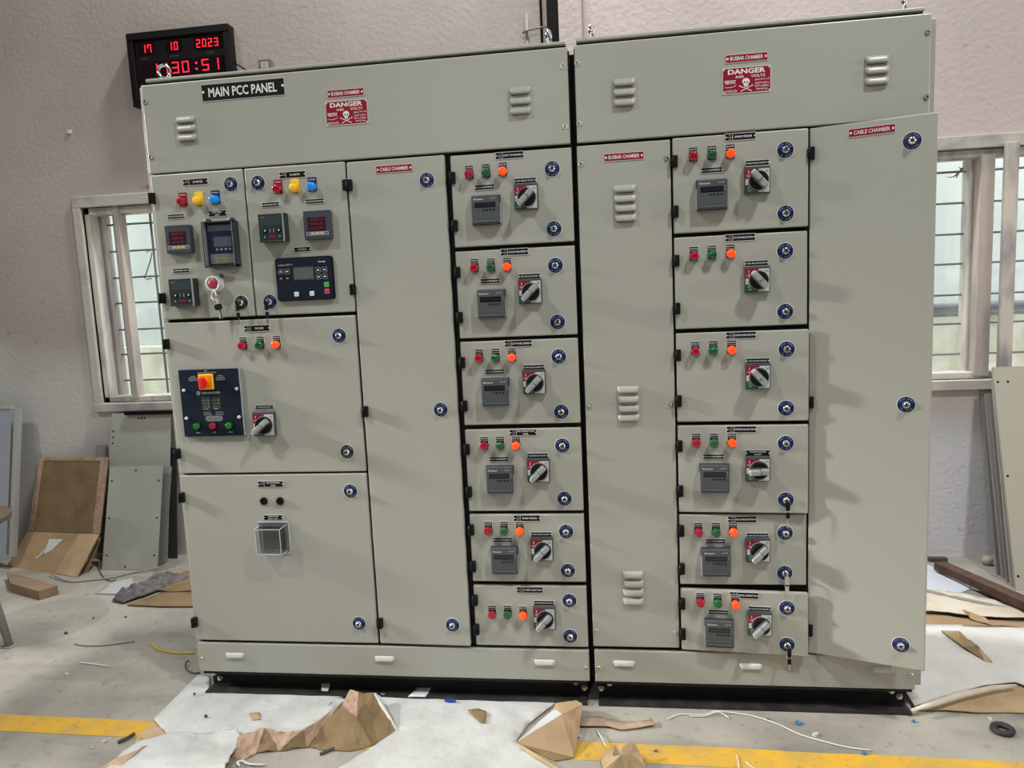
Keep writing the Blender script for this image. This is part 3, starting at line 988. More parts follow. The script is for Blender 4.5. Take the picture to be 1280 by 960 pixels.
# emergency push button in a clear shroud
g = G()
g.lathe([(0.027, 0), (0.027, -0.006)], WHITE, n=24)
g.lathe([(0.0255, -0.004), (0.0255, -0.030), (0.0265, -0.032)], ACRYL, n=26, cap=False)
g.lathe([(0.0262, -0.029), (0.0262, -0.033), (0.0215, -0.033), (0.0215, -0.029)], ACEDGE, n=26, cap=False)
g.lathe([(0.012, -0.004), (0.012, -0.020), (0.0185, -0.022), (0.0185, -0.029), (0.016, -0.032), (0.008, -0.0335)], mat('pinkish_red_button', (0.34, 0.03, 0.06), 0.35), n=24)
g.box(0.014, 0.026, -0.006, 0, 0.020, 0.032, GREYD)
put('emergency_button', g.mesh('emergency_button'), dA1, 0.213, 0.119, label='red mushroom button in a clear shroud')

# ---- door with the generator controller
dA2 = door_body('generator_door', cabA, (0.352, 0.713, 1.337, 1.842, 0))
put('nameplate', nameplate_mesh('nameplate', 0.096, 0.0235, ['DG METER'], left=('PT2', '')), dA2, 0.174, 0.473)
put('lock', LOCK, dA2, 0.048, 0.454, label='chrome lock in a blue ring sticker')
put('lock', LOCK, dA2, 0.055, 0.0475, label='chrome lock in a blue ring sticker')
for x, k in zip((0.1196, 0.1805, 0.2423), 'RYB'):
    put('indicator_lamp', LAMPS[k], dA2, x, 0.4290, label=LAMP_L[k])
put('label_plate', nameplate_mesh('label_plate', 0.068, 0.018, ['OVERCURRENT RELAY']), dA2, 0.0875, 0.3784)
put('label_plate', nameplate_mesh('label_plate', 0.070, 0.018, ['MULTIFUNCTION METER']), dA2, 0.2466, 0.3801)
put('label_plate', nameplate_mesh('label_plate', 0.066, 0.018, ['CONTROLLER']), dA2, 0.188, 0.2212)
put('protection_relay', RELAY, dA2, 0.098, 0.2975, label='dark square protection relay')
put('volt_ammeter', RED_METER, dA2, 0.256, 0.2985, label='square panel meter with dark red display')
for z in (0.4275, 0.0765):
    put('hinge', HINGE, dA2, 0.357, z, rot=(0, 0, math.pi))
w2, h2 = 0.207, 0.148
g = G()
g.plate(rrect(w2, h2, 0.010, 4), -0.010, 0, BLACK)
g.plate(rrect(w2 - 0.006, h2 - 0.006, 0.009, 4), -0.013, -0.010, NAVYP)
y = -0.0134
g.panel(-0.038, 0.036, -0.004, 0.040, y, GREYD)
g.panel(-0.034, 0.032, 0.000, 0.036, y - 0.0003, LCDG)
g.text('InteliLite AMF 25', -0.066, 0.0495, 0.050, 0.006, SILVER, y)
g.text('ComAp', 0.0665, 0.0545, 0.026, 0.0075, WHITE, y, bold=0.015)
for i in range(2):
    for j in range(2):
        for cx in (-0.084, 0.052):
            px, pz = cx + i * 0.023, 0.027 - j * 0.023
            g.poly(rrect(0.0175, 0.0175, 0.003, 2, px, pz), y, SILVER if cx > 0 or j == 0 else NAVYP)
            g.poly(rrect(0.0160, 0.0160, 0.003, 2, px, pz), y - 0.0003, NAVYP)
            g.panel(px - 0.004, px + 0.004, pz - 0.002, pz + 0.002, y - 0.0006, WHITE if (cx > 0 or j == 0) else mat('pale_red_print', (0.55, 0.30, 0.30), 0.5))
g.box(0.070, 0.088, -0.0155, -0.013, -0.033, -0.015, mat('bright_green_key', (0.07, 0.42, 0.08), 0.4), 0.002)
g.text('I', 0.079, -0.024, None, 0.009, GREENB, -0.0158)
g.box(0.070, 0.088, -0.0155, -0.013, -0.056, -0.038, mat('pinkish_red_key', (0.60, 0.06, 0.11), 0.4), 0.002)
g.text('O', 0.079, -0.047, None, 0.008, REDB, -0.0158)
for px in (-0.032, 0.024):
    g.box(px - 0.008, px + 0.008, -0.0155, -0.013, -0.060, -0.044, WHITE, 0.002)
    g.text('I/O', px, -0.052, 0.009, 0.005, GREYD, -0.0158)
put('generator_controller', g.mesh('generator_controller'), dA2, 0.1925, 0.121, label='black generator controller with a grey screen and buttons')

# ---- incomer door
dA3 = door_body('incomer_door', cabA, (0.001, 0.711, 0.772, 1.325, 0))
put('nameplate', nameplate_mesh('nameplate', 0.098, 0.0240, ['INCOMER'], left=('I/C', '630A')), dA3, 0.349, 0.5216)
for x, k in zip((0.2942, 0.3580, 0.4189), 'rgo'):
    put('indicator_lamp', LAMPS[k], dA3, x, 0.4625, label=LAMP_L[k])
put('lock', LOCK, dA3, 0.6485, 0.4848, label='chrome lock in a blue ring sticker')
put('lock', LOCK_BLACK, dA3, 0.6464, 0.0725, label='chrome lock in a dark ring')
for z in (0.4785, 0.0766):
    put('hinge', HINGE, dA3, 0.003, z)
w3, h3 = 0.234, 0.243
g = G()
g.box(-w3 / 2, w3 / 2, -0.013, 0, -h3 / 2, h3 / 2, NAVYP, 0.001)
g.box(w3 / 2 - 0.004, w3 / 2 + 0.001, -0.0135, -0.001, -h3 / 2, h3 / 2, GREYP)
y = -0.0134
for sx in (-1, 1):
    for z in (0.048, -0.054):
        g.lathe([(0.0065, -0.013), (0.0060, -0.016), (0.0030, -0.018)], SILVER, sx * 0.102 - (0.002 if sx > 0 else 0), z, 14)
# main selector switch on a yellow plate
g.box(-0.040, 0.017, -0.020, -0.013, 0.049, 0.105, YEL, 0.003)
g.panel(-0.035, 0.012, 0.054, 0.100, -0.0204, ORANGE)
g.lathe([(0.017, -0.020), (0.016, -0.028)], ORANGE, -0.0115, 0.075, 20)
g.box(-0.024, -0.008, -0.050, -0.024, 0.054, 0.095, REDK, 0.005)
g.lathe([(0.013, -0.026), (0.012, -0.034)], REDK, -0.0125, 0.075, 18)
g.text('ATS', -0.012, 0.1165, None, 0.005, SILVER, y)
g.text('MODE SELECTOR SWITCH', -0.008, 0.1095, 0.070, 0.0042, SILVER, y)
for cx, ss in ((-0.062, ('AUTO', 'ELECTRICAL', 'OPERATION')), (0.042, ('MANUAL', 'MECHANICAL', 'OPERATION'))):
    for k, s in enumerate(ss):
        g.text(s, cx, 0.097 - k * 0.0068, 0.020 if k == 0 else 0.034, 0.0042, SILVER, y)
g.text('AuXC CONTROLLER', 0.001, 0.037, 0.070, 0.0070, SILVER, y, bold=0.01)
g.lathe([(0.0068, y), (0.0052, y)], SILVER, -0.0475, 0.036, 20, False, False)
g.text('LT', -0.0475, 0.036, None, 0.0055, SILVER, y)
for k, cx in enumerate((-0.0215, 0.0175)):
    g.panel(cx - 0.017, cx + 0.017, -0.025, 0.021, y, mat('led_block', (0.028, 0.032, 0.034), 0.4))
    for j in range(3):
        g.text(('SOURCE', 'CLOSED', 'TRIP')[j], cx - 0.006, 0.010 - j * 0.012, 0.016, 0.0035, GREYP, y - 0.0003)
        g.poly(disc(0.0028, 8, cx + 0.0095, 0.010 - j * 0.012), y - 0.0004, mat('green_led_lens', (0.18, 0.34, 0.16), 0.3) if j < 2 or k == 0 else GREENL)
    g.text(('DG', 'EB')[k], cx - 0.002, -0.0215, 0.014, 0.004, SILVER, y - 0.0003)
    for j, s in enumerate((('SOURCE - I', 'SOURCE - II')[k], 'INDICATION')):
        g.text(s, (-0.019, 0.027)[k], -0.0345 - j * 0.0075, 0.030, 0.0045, SILVER, y)
oc = [(-0.033, -0.052), (-0.033, -0.060), (-0.026, -0.067), (0.026, -0.067), (0.033, -0.060), (0.033, -0.052), (0.028, -0.047), (-0.028, -0.047)]
g.poly([(a + 0.004, b) for a, b in oc], y, mat('grey_badge', (0.18, 0.19, 0.20), 0.5))
g.text('MANUAL OPERATION', 0.004, -0.057, 0.050, 0.0042, NAVYP, y - 0.0003)
for cx, m, s in ((-0.062, GREENB, 'ON-I'), (0.000, REDB, 'OFF'), (0.062, GREENB, 'ON-II')):
    g.lathe([(0.0150, -0.013), (0.0150, -0.016)], BLACK, cx, -0.083, 18)
    g.lathe([(0.0118, -0.016), (0.0112, -0.027), (0.0085, -0.0295)], m, cx, -0.083, 18)
    g.text(s, cx, -0.1075, None, 0.0048, SILVER, y)
put('changeover_controller', g.mesh('changeover_controller'), dA3, 0.1585, 0.262, label='navy changeover controller with a red switch on yellow plate')
put('label_plate', nameplate_mesh('label_plate', 0.074, 0.0165, ['630A MCCB ON/OFF']), dA3, 0.352, 0.2404)
put('rotary_handle', handle_mesh(R(40), 0.082), dA3, 0.350, 0.178, label='grey rotary switch handle on a red and white plate')

# ---- capacitor / metering door
dA4 = door_body('lower_door', cabA, (0.0, 0.711, 0.128, 0.765, 0))
put('nameplate', nameplate_mesh('nameplate', 0.100, 0.0240, ['CAPACITOR BANK', 'PANEL'], left=('C1', '')), dA4, 0.350, 0.602)
for x in (0.3186, 0.3807):
    g = G()
    g.lathe([(0.0145, 0), (0.0145, -0.004), (0.0120, -0.007), (0.0105, -0.0075), (0.0100, -0.004)], BLACK, n=22)
    put('plug', g.mesh('plug'), dA4, x, 0.5388, label='round black plug')
put('label_plate', nameplate_mesh('label_plate', 0.078, 0.021, ['POWER FACTOR', 'RELAY  UNIT']), dA4, 0.349, 0.477)
g = G()
b = 0.060
# flange, clear box walls, edges, and the dark instrument inside
g.box(-b, b, -0.003, 0, -b, b, ACRYL)
for (x0, x1, z0, z1) in ((-b, b, b - 0.002, b), (-b, b, -b, -b + 0.002), (-b, -b + 0.002, -b, b), (b - 0.002, b, -b, b)):
    g.box(x0, x1, -0.0034, 0.0, z0, z1, ACEDGE)
c = 0.0475
d_ = 0.052
g.box(-c, c, -d_, -d_ + 0.002, -c, c, ACRYL)
for (x0, x1, z0, z1) in ((-c, -c + 0.002, -c, c), (c - 0.002, c, -c, c), (-c, c, -c, -c + 0.002), (-c, c, c - 0.002, c)):
    g.box(x0, x1, -d_, -0.002, z0, z1, ACRYL)
    g.box(x0, x1, -d_ - 0.0006, -d_ + 0.0022, z0, z1, ACEDGE)
for sx in (-1, 1):
    for sz in (-1, 1):
        g.box(sx * c - 0.0008, sx * c + 0.0008, -d_, -0.002, sz * c - 0.0008, sz * c + 0.0008, ACEDGE)
        g.lathe([(0.003, -0.003), (0.003, -0.006)], STEEL, sx * 0.053, sz * 0.053, 8)
g.box(-0.038, 0.040, -0.012, -0.003, -0.042, 0.040, BLACK, 0.002)
put('clear_meter_box', g.mesh('clear_meter_box'), dA4, 0.3465, 0.401, label='clear acrylic box over a black instrument')
for x, z in ((0.649, 0.5733), (0.6445, 0.0767)):
    put('lock', LOCK, dA4, x, z, label='chrome lock in a blue ring sticker')
for z in (0.5563, 0.0735):
    put('hinge', HINGE, dA4, 0.003, z)

# ---- tall cable chamber door
dK = door_body('cable_chamber_door', cabA, (0.719, 1.057, 0.128, 1.839, -1.2))
put('label_plate', CABLE_L, dK, 0.166, 1.678, label='red plate lettered CABLE CHAMBER')
for x, z in ((0.276, 1.633), (0.278, 0.860), (0.276, 0.079)):
    put('lock', LOCK, dK, x, z, label='chrome lock in a blue ring sticker')
for z in (1.634, 0.860, 0.081):
    put('hinge', HINGE, dK, 0.008, z)
for k in ('B1', 'B2', 'B3', 'B4', 'B5', 'B6'):
    feeder_door(k, cabA)
pl = cover('plinth_cover', cabA, (0.0, 1.477, 0.002, 0.117, 0))
for x in (0.149, 0.732, 1.320):
    put('vent', VENT, pl, x, 0.068)
for x in (0.012, 1.465):
    put('screw', SCREW, pl, x, 0.054)
for x in (0.030, 0.052, 1.425, 1.455):
    bolt(cabA, x, 0.062 if x in (0.030, 1.425) else 0.042)

g = G().box(1.4785, 1.4935, 0.050, 0.060, ZB, ZB + 2.135, GASKET_GAP)  # added black strip, stands in for the dark of the gap between the cabinets
g.obj('joint_gap_strip', cabA, label='black strip added to keep the cabinet joint dark')

# ================================================================== RIGHT CABINET
cabC = empty('switchgear_cabinet', (0, 0, 0))
tag(cabC, 'right grey switchgear cabinet whose tall cable chamber door stands ajar', 'cabinet', 'main switchgear line-up')
carcass(cabC, 1.494, 2.562, 2.148, lx=-0.004, rx=0.024, ly=0.045, ry=0.036)
tp = cover('top_cover', cabC, (1.496, 2.562, 1.847, 2.148, 0), 'plain top cover with louvers')
for x, zs in ((0.154, (0.1750, 0.1446, 0.1137)), (0.912, (0.1800, 0.1493, 0.1176))):
    for z in zs:
        put('louver', LOUVER, tp, x, z)
for x in (0.0085, 1.055):
    for z in (0.246, 0.059):
        put('screw', SCREW, tp, x, z)
put('label_plate', BUSBAR_L, tp, 0.5305, 0.2180, label='red plate lettered BUSBAR CHAMBER')
put('danger_plate', DANGER, tp, 0.5300, 0.1518, label='red plate lettered DANGER 440 VOLTS with a skull')
for x, a in ((1.551, R(75)), (2.514, R(60))):
    eye_bolt(cabC, x, ZB + 2.173, a)
bu = cover('busbar_cover', cabC, (1.494, 1.790, 0.133, 1.837, 0), 'tall screwed busbar chamber cover')
put('label_plate', BUSBAR_L, bu, 0.150, 1.661, label='red plate lettered BUSBAR CHAMBER')
for z in (1.5605, 1.529, 1.4985, 1.4676, 0.9064, 0.8741, 0.8425, 0.8116, 0.2645, 0.2329, 0.2012, 0.1694):
    put('louver', LOUVER, bu, 0.150 if z > 1.4 else 0.1435, z)
for x in (0.0115, 0.2835):
    for z in (1.646, 0.852, 0.058):
        put('screw', SCREW, bu, x, z)
for k in ('D1', 'D2', 'D3', 'D4', 'D5', 'D6'):
    feeder_door(k, cabC)
dE = door_body('cable_chamber_door', cabC, (2.214, 2.560, 0.126, 1.840, -18.9), 'tall cable chamber door standing ajar')
put('label_plate', CABLE_L, dE, 0.1736, 1.6835, label='red plate lettered CABLE CHAMBER')
for x, z in ((0.281, 1.640), (0.279, 0.856), (0.277, 0.078)):
    put('lock', LOCK, dE, x, z, label='chrome lock in a blue ring sticker')
for z in (1.638, 0.857, 0.083):
    put('hinge', HINGE, dE, 0.007, z)
pl = cover('plinth_cover', cabC, (1.497, 2.558, 0.002, 0.119, 0))
for x in (0.102, 0.532, 0.956):
    put('vent', VENT, pl, x, 0.071)
for x in (0.014, 1.047):
    put('screw', SCREW, pl, x, 0.054)
for x in (1.515, 1.545, 2.50, 2.525):
    bolt(cabC, x, 0.062 if x in (1.545, 2.50) else 0.042)

# ================================================================== KEYS LEFT IN THE LOCKS
def key(x, z, y, label, hang=0.0, black=True, lean=0.0):
    o = empty('key', (x, y, z))
    tag(o, label, 'key', 'keys left in the cabinet locks')
    g = G()
    g.box(-0.0012, 0.0012, -0.010, 0.004, -0.003, 0.003, STEEL)
    g.plate(rrect(0.013, 0.030, 0.005, 3, 0, -0.014), -0.016, -0.012, BLACK if black else STEEL)
    g.obj('key_bow', o, rot=(0, lean, 0))
    n = 16
    G().tube([(0.008 * math.cos(2 * math.pi * i / n), -0.014, -0.030 + 0.008 * math.sin(2 * math.pi * i / n)) for i in range(n)], 0.0010, STEEL, 6, True).obj('key_ring', o)
    if hang:
        g = G()
        g.plate(rrect(0.012, 0.020, 0.004, 3, 0, -0.044), -0.016, -0.0125, BLACK if black else STEEL)
        g.box(-0.002, 0.002, -0.015, -0.0135, -0.044 - hang, -0.050, STEEL)
        g.obj('spare_key', o)
    return o


key(0.003 + 0.2975, 1.337 + 0.049 + ZB, -0.017, 'black-headed key in the dark ringed lock of the top left door', 0.030)
key(0.352 + 0.055, 1.337 + 0.0475 + ZB, -0.017, 'black-headed key in the blue ringed lock below the generator controller', 0.034)
key(1.797 + 0.3440, 0.617 + 0.0429 + ZB, -0.024, 'key with hanging spare in the lower lock of the right cabinet, fourth feeder door down', 0.040)
key(1.797 + 0.3425, 0.363 + 0.0435 + ZB, -0.018, 'key with hanging spare in the lower lock of the right cabinet, fifth feeder door down', 0.044, False)
key(1.797 + 0.3440, 0.127 + 0.0399 + ZB, -0.045, 'key with hanging spare in the lowest feeder door on the right', 0.030)
# white string and black-headed key hanging from the emergency button
o = empty('key_string', (0.003 + 0.213, -0.036, 1.337 + 0.119 + ZB))
tag(o, 'white string with a black-headed key tied to the red emergency button', 'key')
STR = mat('white_string', (0.72, 0.72, 0.70), 0.8)
G().tube([(0.004, 0.004, -0.024), (-0.004, 0, -0.034), (-0.006, 0, -0.048), (0.002, -0.002, -0.058), (0.012, -0.002, -0.052), (0.012, 0, -0.040), (0.006, 0.003, -0.026)], 0.0022, STR, 6).obj('string_loop', o)
G().tube([(0.010, -0.001, -0.052), (0.014, 0, -0.062), (0.013, 0.004, -0.080), (0.014, 0.008, -0.100), (0.013, 0.010, -0.122)], 0.0024, STR, 6).obj('string_tail', o)
g = G()
g.plate(rrect(0.026, 0.020, 0.006, 3, -0.002, -0.083), -0.002, 0.004, BLACK)
g.box(-0.002, 0.004, 0.000, 0.002, -0.125, -0.090, STEEL)
g.obj('hanging_key', o, rot=(0, R(-12), 0))

# ================================================================== THINGS ON THE BACK WALL
CLOCKM = mat('clock_black', (0.006, 0.005, 0.006), 0.4, spec=0.2)
clock = empty('wall_clock', (-0.977, YW - 0.05, 2.571))
tag(clock, 'black digital wall clock with red date and time digits', 'clock')
cw, ch = 0.592, 0.385
g = G()
g.box(0, cw, 0.0, 0.05, 0, ch, CLOCKM, 0.004)
g.obj('case', clock)
g = G()
for (x0, x1, z0, z1) in ((0, cw, ch - 0.040, ch), (0, cw, 0, 0.030), (0, 0.036, 0.03, ch - 0.04), (cw - 0.036, cw, 0.03, ch - 0.04)):
    g.box(x0, x1, -0.016, 0.0, z0, z1, CLOCKM, 0.005)
g.obj('frame', clock)
WIN = mat('clock_window', (0.014, 0.006, 0.010), 0.12)
for (x0, x1, z0, z1) in ((0.055, 0.150, 0.268, 0.332), (0.222, 0.312, 0.268, 0.332), (0.385, 0.548, 0.268, 0.332), (0.055, 0.548, 0.140, 0.232)):
    G().box(x0, x1, -0.003, 0.0, z0, z1, WIN, 0.001).obj('display_window', clock)
SEG = {'0': 'abcdef', '1': 'bc', '2': 'abged', '3': 'abgcd', '5': 'afgcd', '7': 'fabc', '8': 'abcdefg'}


def digit(ch_, x, z, w, h, t):
    segs = {'a': (0, w, h - t, h), 'g': (0, w, h / 2 - t / 2, h / 2 + t / 2), 'd': (0, w, 0, t),
            'f': (0, t, h / 2, h), 'b': (w - t, w, h / 2, h), 'e': (0, t, 0, h / 2), 'c': (w - t, w, 0, h / 2)}
    g = G()
    for s in SEG[ch_]:
        x0, x1, z0, z1 = segs[s]
        e = t * 0.22
        g.box(x0 + e, x1 - e, -0.0055, -0.0030, z0 + e, z1 - e, LED)
    g.obj('digit', clock, (x, 0, z), label='glowing red digit')


for s, x in (('17', 0.079), ('10', 0.234), ('2023', 0.398)):
    for i, c_ in enumerate(s):
        digit(c_, x + i * 0.034, 0.279, 0.023, 0.043, 0.0058)
for s, x in (('11', 0.121), ('30', 0.245), ('51', 0.418)):
    for i, c_ in enumerate(s):
        digit(c_, x + i * 0.058, 0.158, 0.041, 0.061, 0.0082)
for z in (0.172, 0.203):
    g = G()
    g.lathe([(0.0055, -0.003), (0.0055, -0.0055)], LED, 0.387, z, 12)
    g.obj('colon_dot', clock)
g = G()
GLAB = mat('grey_lettering', (0.10, 0.09, 0.09), 0.5)
g.text('DATE', 0.090, 0.2500, 0.040, 0.009, GLAB, -0.001)
g.text('MONTH', 0.265, 0.2500, 0.055, 0.009, GLAB, -0.001)
g.text('YEAR', 0.470, 0.2500, 0.042, 0.009, GLAB, -0.001)
g.obj('lettering', clock)
clock.rotation_euler = (0, R(-0.2), 0)

PLUG = mat('socket_cream', (0.42, 0.40, 0.37), 0.5)
sock = empty('wall_socket', (-0.215, YW - 0.03, 2.735))
tag(sock, 'small grey socket box on the wall right of the clock', 'socket')
g = G().box(-0.035, 0.035, 0.0, 0.03, -0.035, 0.035, mat('socket_box', (0.12, 0.12, 0.12), 0.5), 0.004)
g.obj('box', sock)
g = G().box(-0.022, 0.022, -0.005, 0.0, -0.030, 0.020, PLUG, 0.002)
for x, z in ((-0.008, -0.010), (0.008, -0.010), (0.0, 0.006)):
    g.poly(disc(0.0030, 8, x, z), -0.0054, BLACK)
g.obj('faceplate', sock)
o = G().tube([(-0.384, YW - 0.03, 2.765), (-0.34, YW - 0.02, 2.735), (-0.29, YW - 0.02, 2.70), (-0.225, YW - 0.025, 2.695)], 0.004, BLACK, 6).obj('power_cable')
tag(o, 'short black cable running from the clock to the socket', 'cable')

o = G().tube([(1.203, YW - 0.012, 0.0), (1.203, YW - 0.012, 2.875)], 0.010, mat('conduit_cream', (0.19, 0.17, 0.16), 0.7), 10).obj('conduit')
tag(o, 'thin wall-coloured conduit running up the wall above the cabinets', 'conduit')
o = G().tube([(1.18, YW - 0.014, 2.785), (1.203, YW - 0.026, 2.79), (1.25, YW - 0.026, 2.796), (1.31, YW - 0.03, 2.800)], 0.0045, mat('tie_wire', (0.18, 0.16, 0.15), 0.7), 6).obj('tie_wire')
tag(o, 'tie wire strapping the conduit to the wall', 'wire')
o = G().box(1.309, 1.366, YW - 0.045, YW, 0, 7.0, mat('black_duct', (0.006, 0.006, 0.007), 0.5, spec=0.15), 0.006).obj('cable_duct')
tag(o, 'black upright cable duct beside the plaster pilaster', 'duct')
o = G().tube([(1.278, YW - 0.010, 0.2), (1.278, YW - 0.010, 7.0)], 0.006, BLACK, 8).obj('cable')
tag(o, 'thin black cable running up beside the cable duct', 'cable')
# a nail block in the wall
o = G().box(*[v for v in (-1.434, -1.411)], YW - 0.008, YW, 2.474, 2.496, mat('wall_plug', (0.62, 0.60, 0.57), 0.7), 0.002).obj('wall_plug')
tag(o, 'tiny pale wall plug left of the clock', 'plug')
# wire loop on the left window grille
o = G().tube([(-1.096, 1.600, 1.801), (-1.075, 1.600, 1.810), (-1.062, 1.600, 1.790), (-1.077, 1.600, 1.750), (-1.103, 1.600, 1.695), (-1.124, 1.600, 1.650), (-1.114, 1.600, 1.642), (-1.078, 1.600, 1.647)], 0.0035, BAR, 6).obj('bent_wire')
tag(o, 'bent wire hooked on the bars of the left window', 'wire')

# ---- gecko on the right window
gp = [(3.364, 1.618, 1.992), (3.354, 1.616, 1.979), (3.345, 1.616, 1.970), (3.334, 1.616, 1.959), (3.325, 1.616, 1.950), (3.311, 1.618, 1.945), (3.296, 1.618, 1.946), (3.281, 1.618, 1.948),
      (3.354, 1.612, 1.986), (3.343, 1.616, 1.990), (3.341, 1.618, 1.996), (3.360, 1.614, 1.969), (3.366, 1.618, 1.973),
      (3.330, 1.612, 1.962), (3.323, 1.616, 1.956), (3.318, 1.618, 1.946), (3.332, 1.614, 1.943), (3.328, 1.618, 1.938)]
ge = [(0, 1), (1, 2), (2, 3), (3, 4), (4, 5), (5, 6), (6, 7), (1, 9), (9, 10), (1, 11), (11, 12), (4, 15), (3, 16), (16, 17)]
use = sorted(set(i for e in ge for i in e))
mp_ = {k: i for i, k in enumerate(use)}
rad = {0: 0.0042, 1: 0.0055, 2: 0.0070, 3: 0.0070, 4: 0.0052, 5: 0.0036, 6: 0.0024, 7: 0.0010, 9: 0.0022, 10: 0.0022, 11: 0.0022, 12: 0.0022, 15: 0.0022, 16: 0.0026, 17: 0.0022}
me = bpy.data.meshes.new('gecko')
me.from_pydata([gp[k] for k in use], [(mp_[a], mp_[b]) for a, b in ge], [])
me.materials.append(mat('gecko_skin', (0.36, 0.25, 0.19), 0.6, col2=(0.50, 0.38, 0.30), vscale=120))
gecko = place('gecko', me)
sk = gecko.modifiers.new('skin', 'SKIN')
gecko.modifiers.new('smooth', 'SUBSURF').levels = 1
if not me.skin_vertices:
    bpy.context.view_layer.objects.active = gecko
sv = me.skin_vertices[0].data if me.skin_vertices else None
if sv:
    for k in use:
        sv[mp_[k]].radius = (rad[k], rad[k] * 0.8)
        sv[mp_[k]].use_root = (k == 2)
tag(gecko, 'small brown gecko clinging to the right window', 'gecko')

# ================================================================== THINGS LEANING BY THE LEFT WALL
SHEET = mat('grey_sheet_metal', (0.42, 0.425, 0.385), 0.5, col2=(0.36, 0.365, 0.34), vscale=3)
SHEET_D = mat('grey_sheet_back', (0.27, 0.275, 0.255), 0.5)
CARD = mat('brown_cardboard', (0.37, 0.255, 0.145), 0.85, col2=(0.29, 0.19, 0.105), vscale=5, lo=0.4, hi=0.7, bump=0.25, bscale=25, stretch=(1, 1, 3))
CARD_D = mat('dull_cardboard', (0.24, 0.165, 0.085), 0.85, col2=(0.18, 0.12, 0.06), vscale=7, bump=0.2, bscale=30)
CARD_P = mat('torn_pinkish_cardboard', (0.47, 0.33, 0.24), 0.9, col2=(0.36, 0.24, 0.17), vscale=18, bump=0.5, bscale=60)
CARD_L = mat('tan_cardboard', (0.50, 0.37, 0.22), 0.85, col2=(0.40, 0.28, 0.15), vscale=6, bump=0.25, bscale=30)
WSHEET = mat('white_packing_sheet', (0.60, 0.61, 0.60), 0.5, col2=(0.46, 0.465, 0.46), vscale=7, lo=0.42, hi=0.75, bump=0.9, bscale=16, detail=9)
CREAM = mat('cream_sheet', (0.66, 0.60, 0.50), 0.7, col2=(0.55, 0.48, 0.38), vscale=6, bump=0.2, bscale=20)


def planar(c4):
    p = [Vector(v) for v in c4]
    n = (p[1] - p[0]).cross(p[3] - p[0]).normalized()
    p[2] = p[2] - n * n.dot(p[2] - p[0])
    return p


def slab(name, c4, thick, m, parent=None, label=None, holes=(), hm=BLACK):
    """a flat sheet from four corners (bl, br, tr, tl) given thickness behind its face"""
    p = [Vector(v) for v in c4]
    if parent is None:
        for v in p:
            v.z = max(v.z, 0.001)
    n = (p[1] - p[0]).cross(p[3] - p[0]).normalized()
    p[2] = p[2] - n * n.dot(p[2] - p[0])
    q = [v - n * thick for v in p]
    g = G()
    g.add(p + q, [(0, 1, 2, 3), (7, 6, 5, 4), (0, 4, 5, 1), (1, 5, 6, 2), (2, 6, 7, 3), (3, 7, 4, 0)], m)
    for (u, v) in holes:
        c = p[0].lerp(p[1], u).lerp(p[3].lerp(p[2], u), v) + n * 0.0006
        ex = (p[1] - p[0]).normalized() * 0.006
        ez = (p[3] - p[0]).normalized() * 0.006
        g.add([c + ex * math.cos(a) + ez * math.sin(a) for a in [i * math.pi / 4 for i in range(8)]], [tuple(range(8))], hm)
    return g.obj(name, parent, label=label)


# tall grey sheet at the back, the shorter punched one in front, edges beyond
o = slab('metal_sheet', ((-1.418, 1.370, -0.026), (-1.017, 1.370, -0.000), (-0.960, 1.470, 0.868), (-1.335, 1.470, 0.870)), 0.004, SHEET,
         holes=((0.04, 0.80), (0.04, 0.84), (0.04, 0.88), (0.46, 0.965), (0.51, 0.965), (0.56, 0.965)))
tag(o, 'tall plain grey metal sheet leaning under the left window', 'metal sheet', 'metal sheets leaning on the wall')
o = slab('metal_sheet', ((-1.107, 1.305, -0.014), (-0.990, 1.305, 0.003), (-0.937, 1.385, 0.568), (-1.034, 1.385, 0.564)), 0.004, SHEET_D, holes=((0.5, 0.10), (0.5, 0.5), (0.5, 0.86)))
tag(o, 'narrow grey metal sheet showing right of the punched sheet', 'metal sheet', 'metal sheets leaning on the wall')
o = slab('metal_sheet', ((-1.341, 1.245, -0.007), (-0.998, 1.245, 0.003), (-0.957, 1.335, 0.583), (-1.285, 1.335, 0.583)), 0.004, SHEET,
         holes=((0.07, 0.14), (0.93, 0.14), (0.06, 0.5), (0.94, 0.5), (0.06, 0.86), (0.94, 0.86), (0.42, 0.03), (0.5, 0.96)))
tag(o, 'shorter grey metal sheet with screw holes leaning in front', 'metal sheet', 'metal sheets leaning on the wall')
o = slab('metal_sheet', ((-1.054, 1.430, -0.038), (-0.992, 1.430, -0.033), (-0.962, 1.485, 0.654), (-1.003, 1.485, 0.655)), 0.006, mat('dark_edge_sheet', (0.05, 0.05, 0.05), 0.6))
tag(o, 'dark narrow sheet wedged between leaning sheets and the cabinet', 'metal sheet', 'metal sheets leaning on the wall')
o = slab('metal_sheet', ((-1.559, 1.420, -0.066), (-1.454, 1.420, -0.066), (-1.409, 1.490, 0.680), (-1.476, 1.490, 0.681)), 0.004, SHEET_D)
tag(o, 'grey metal sheet half hidden behind the leaning cardboard', 'metal sheet', 'metal sheets leaning on the wall')
o = G().box(-1.243, -0.80, YW - 0.055, YW - 0.033, 0.862, 0.884, BLACK, 0.003).obj('black_bar')
tag(o, 'black bar lying along the sill below the left window', 'bar')

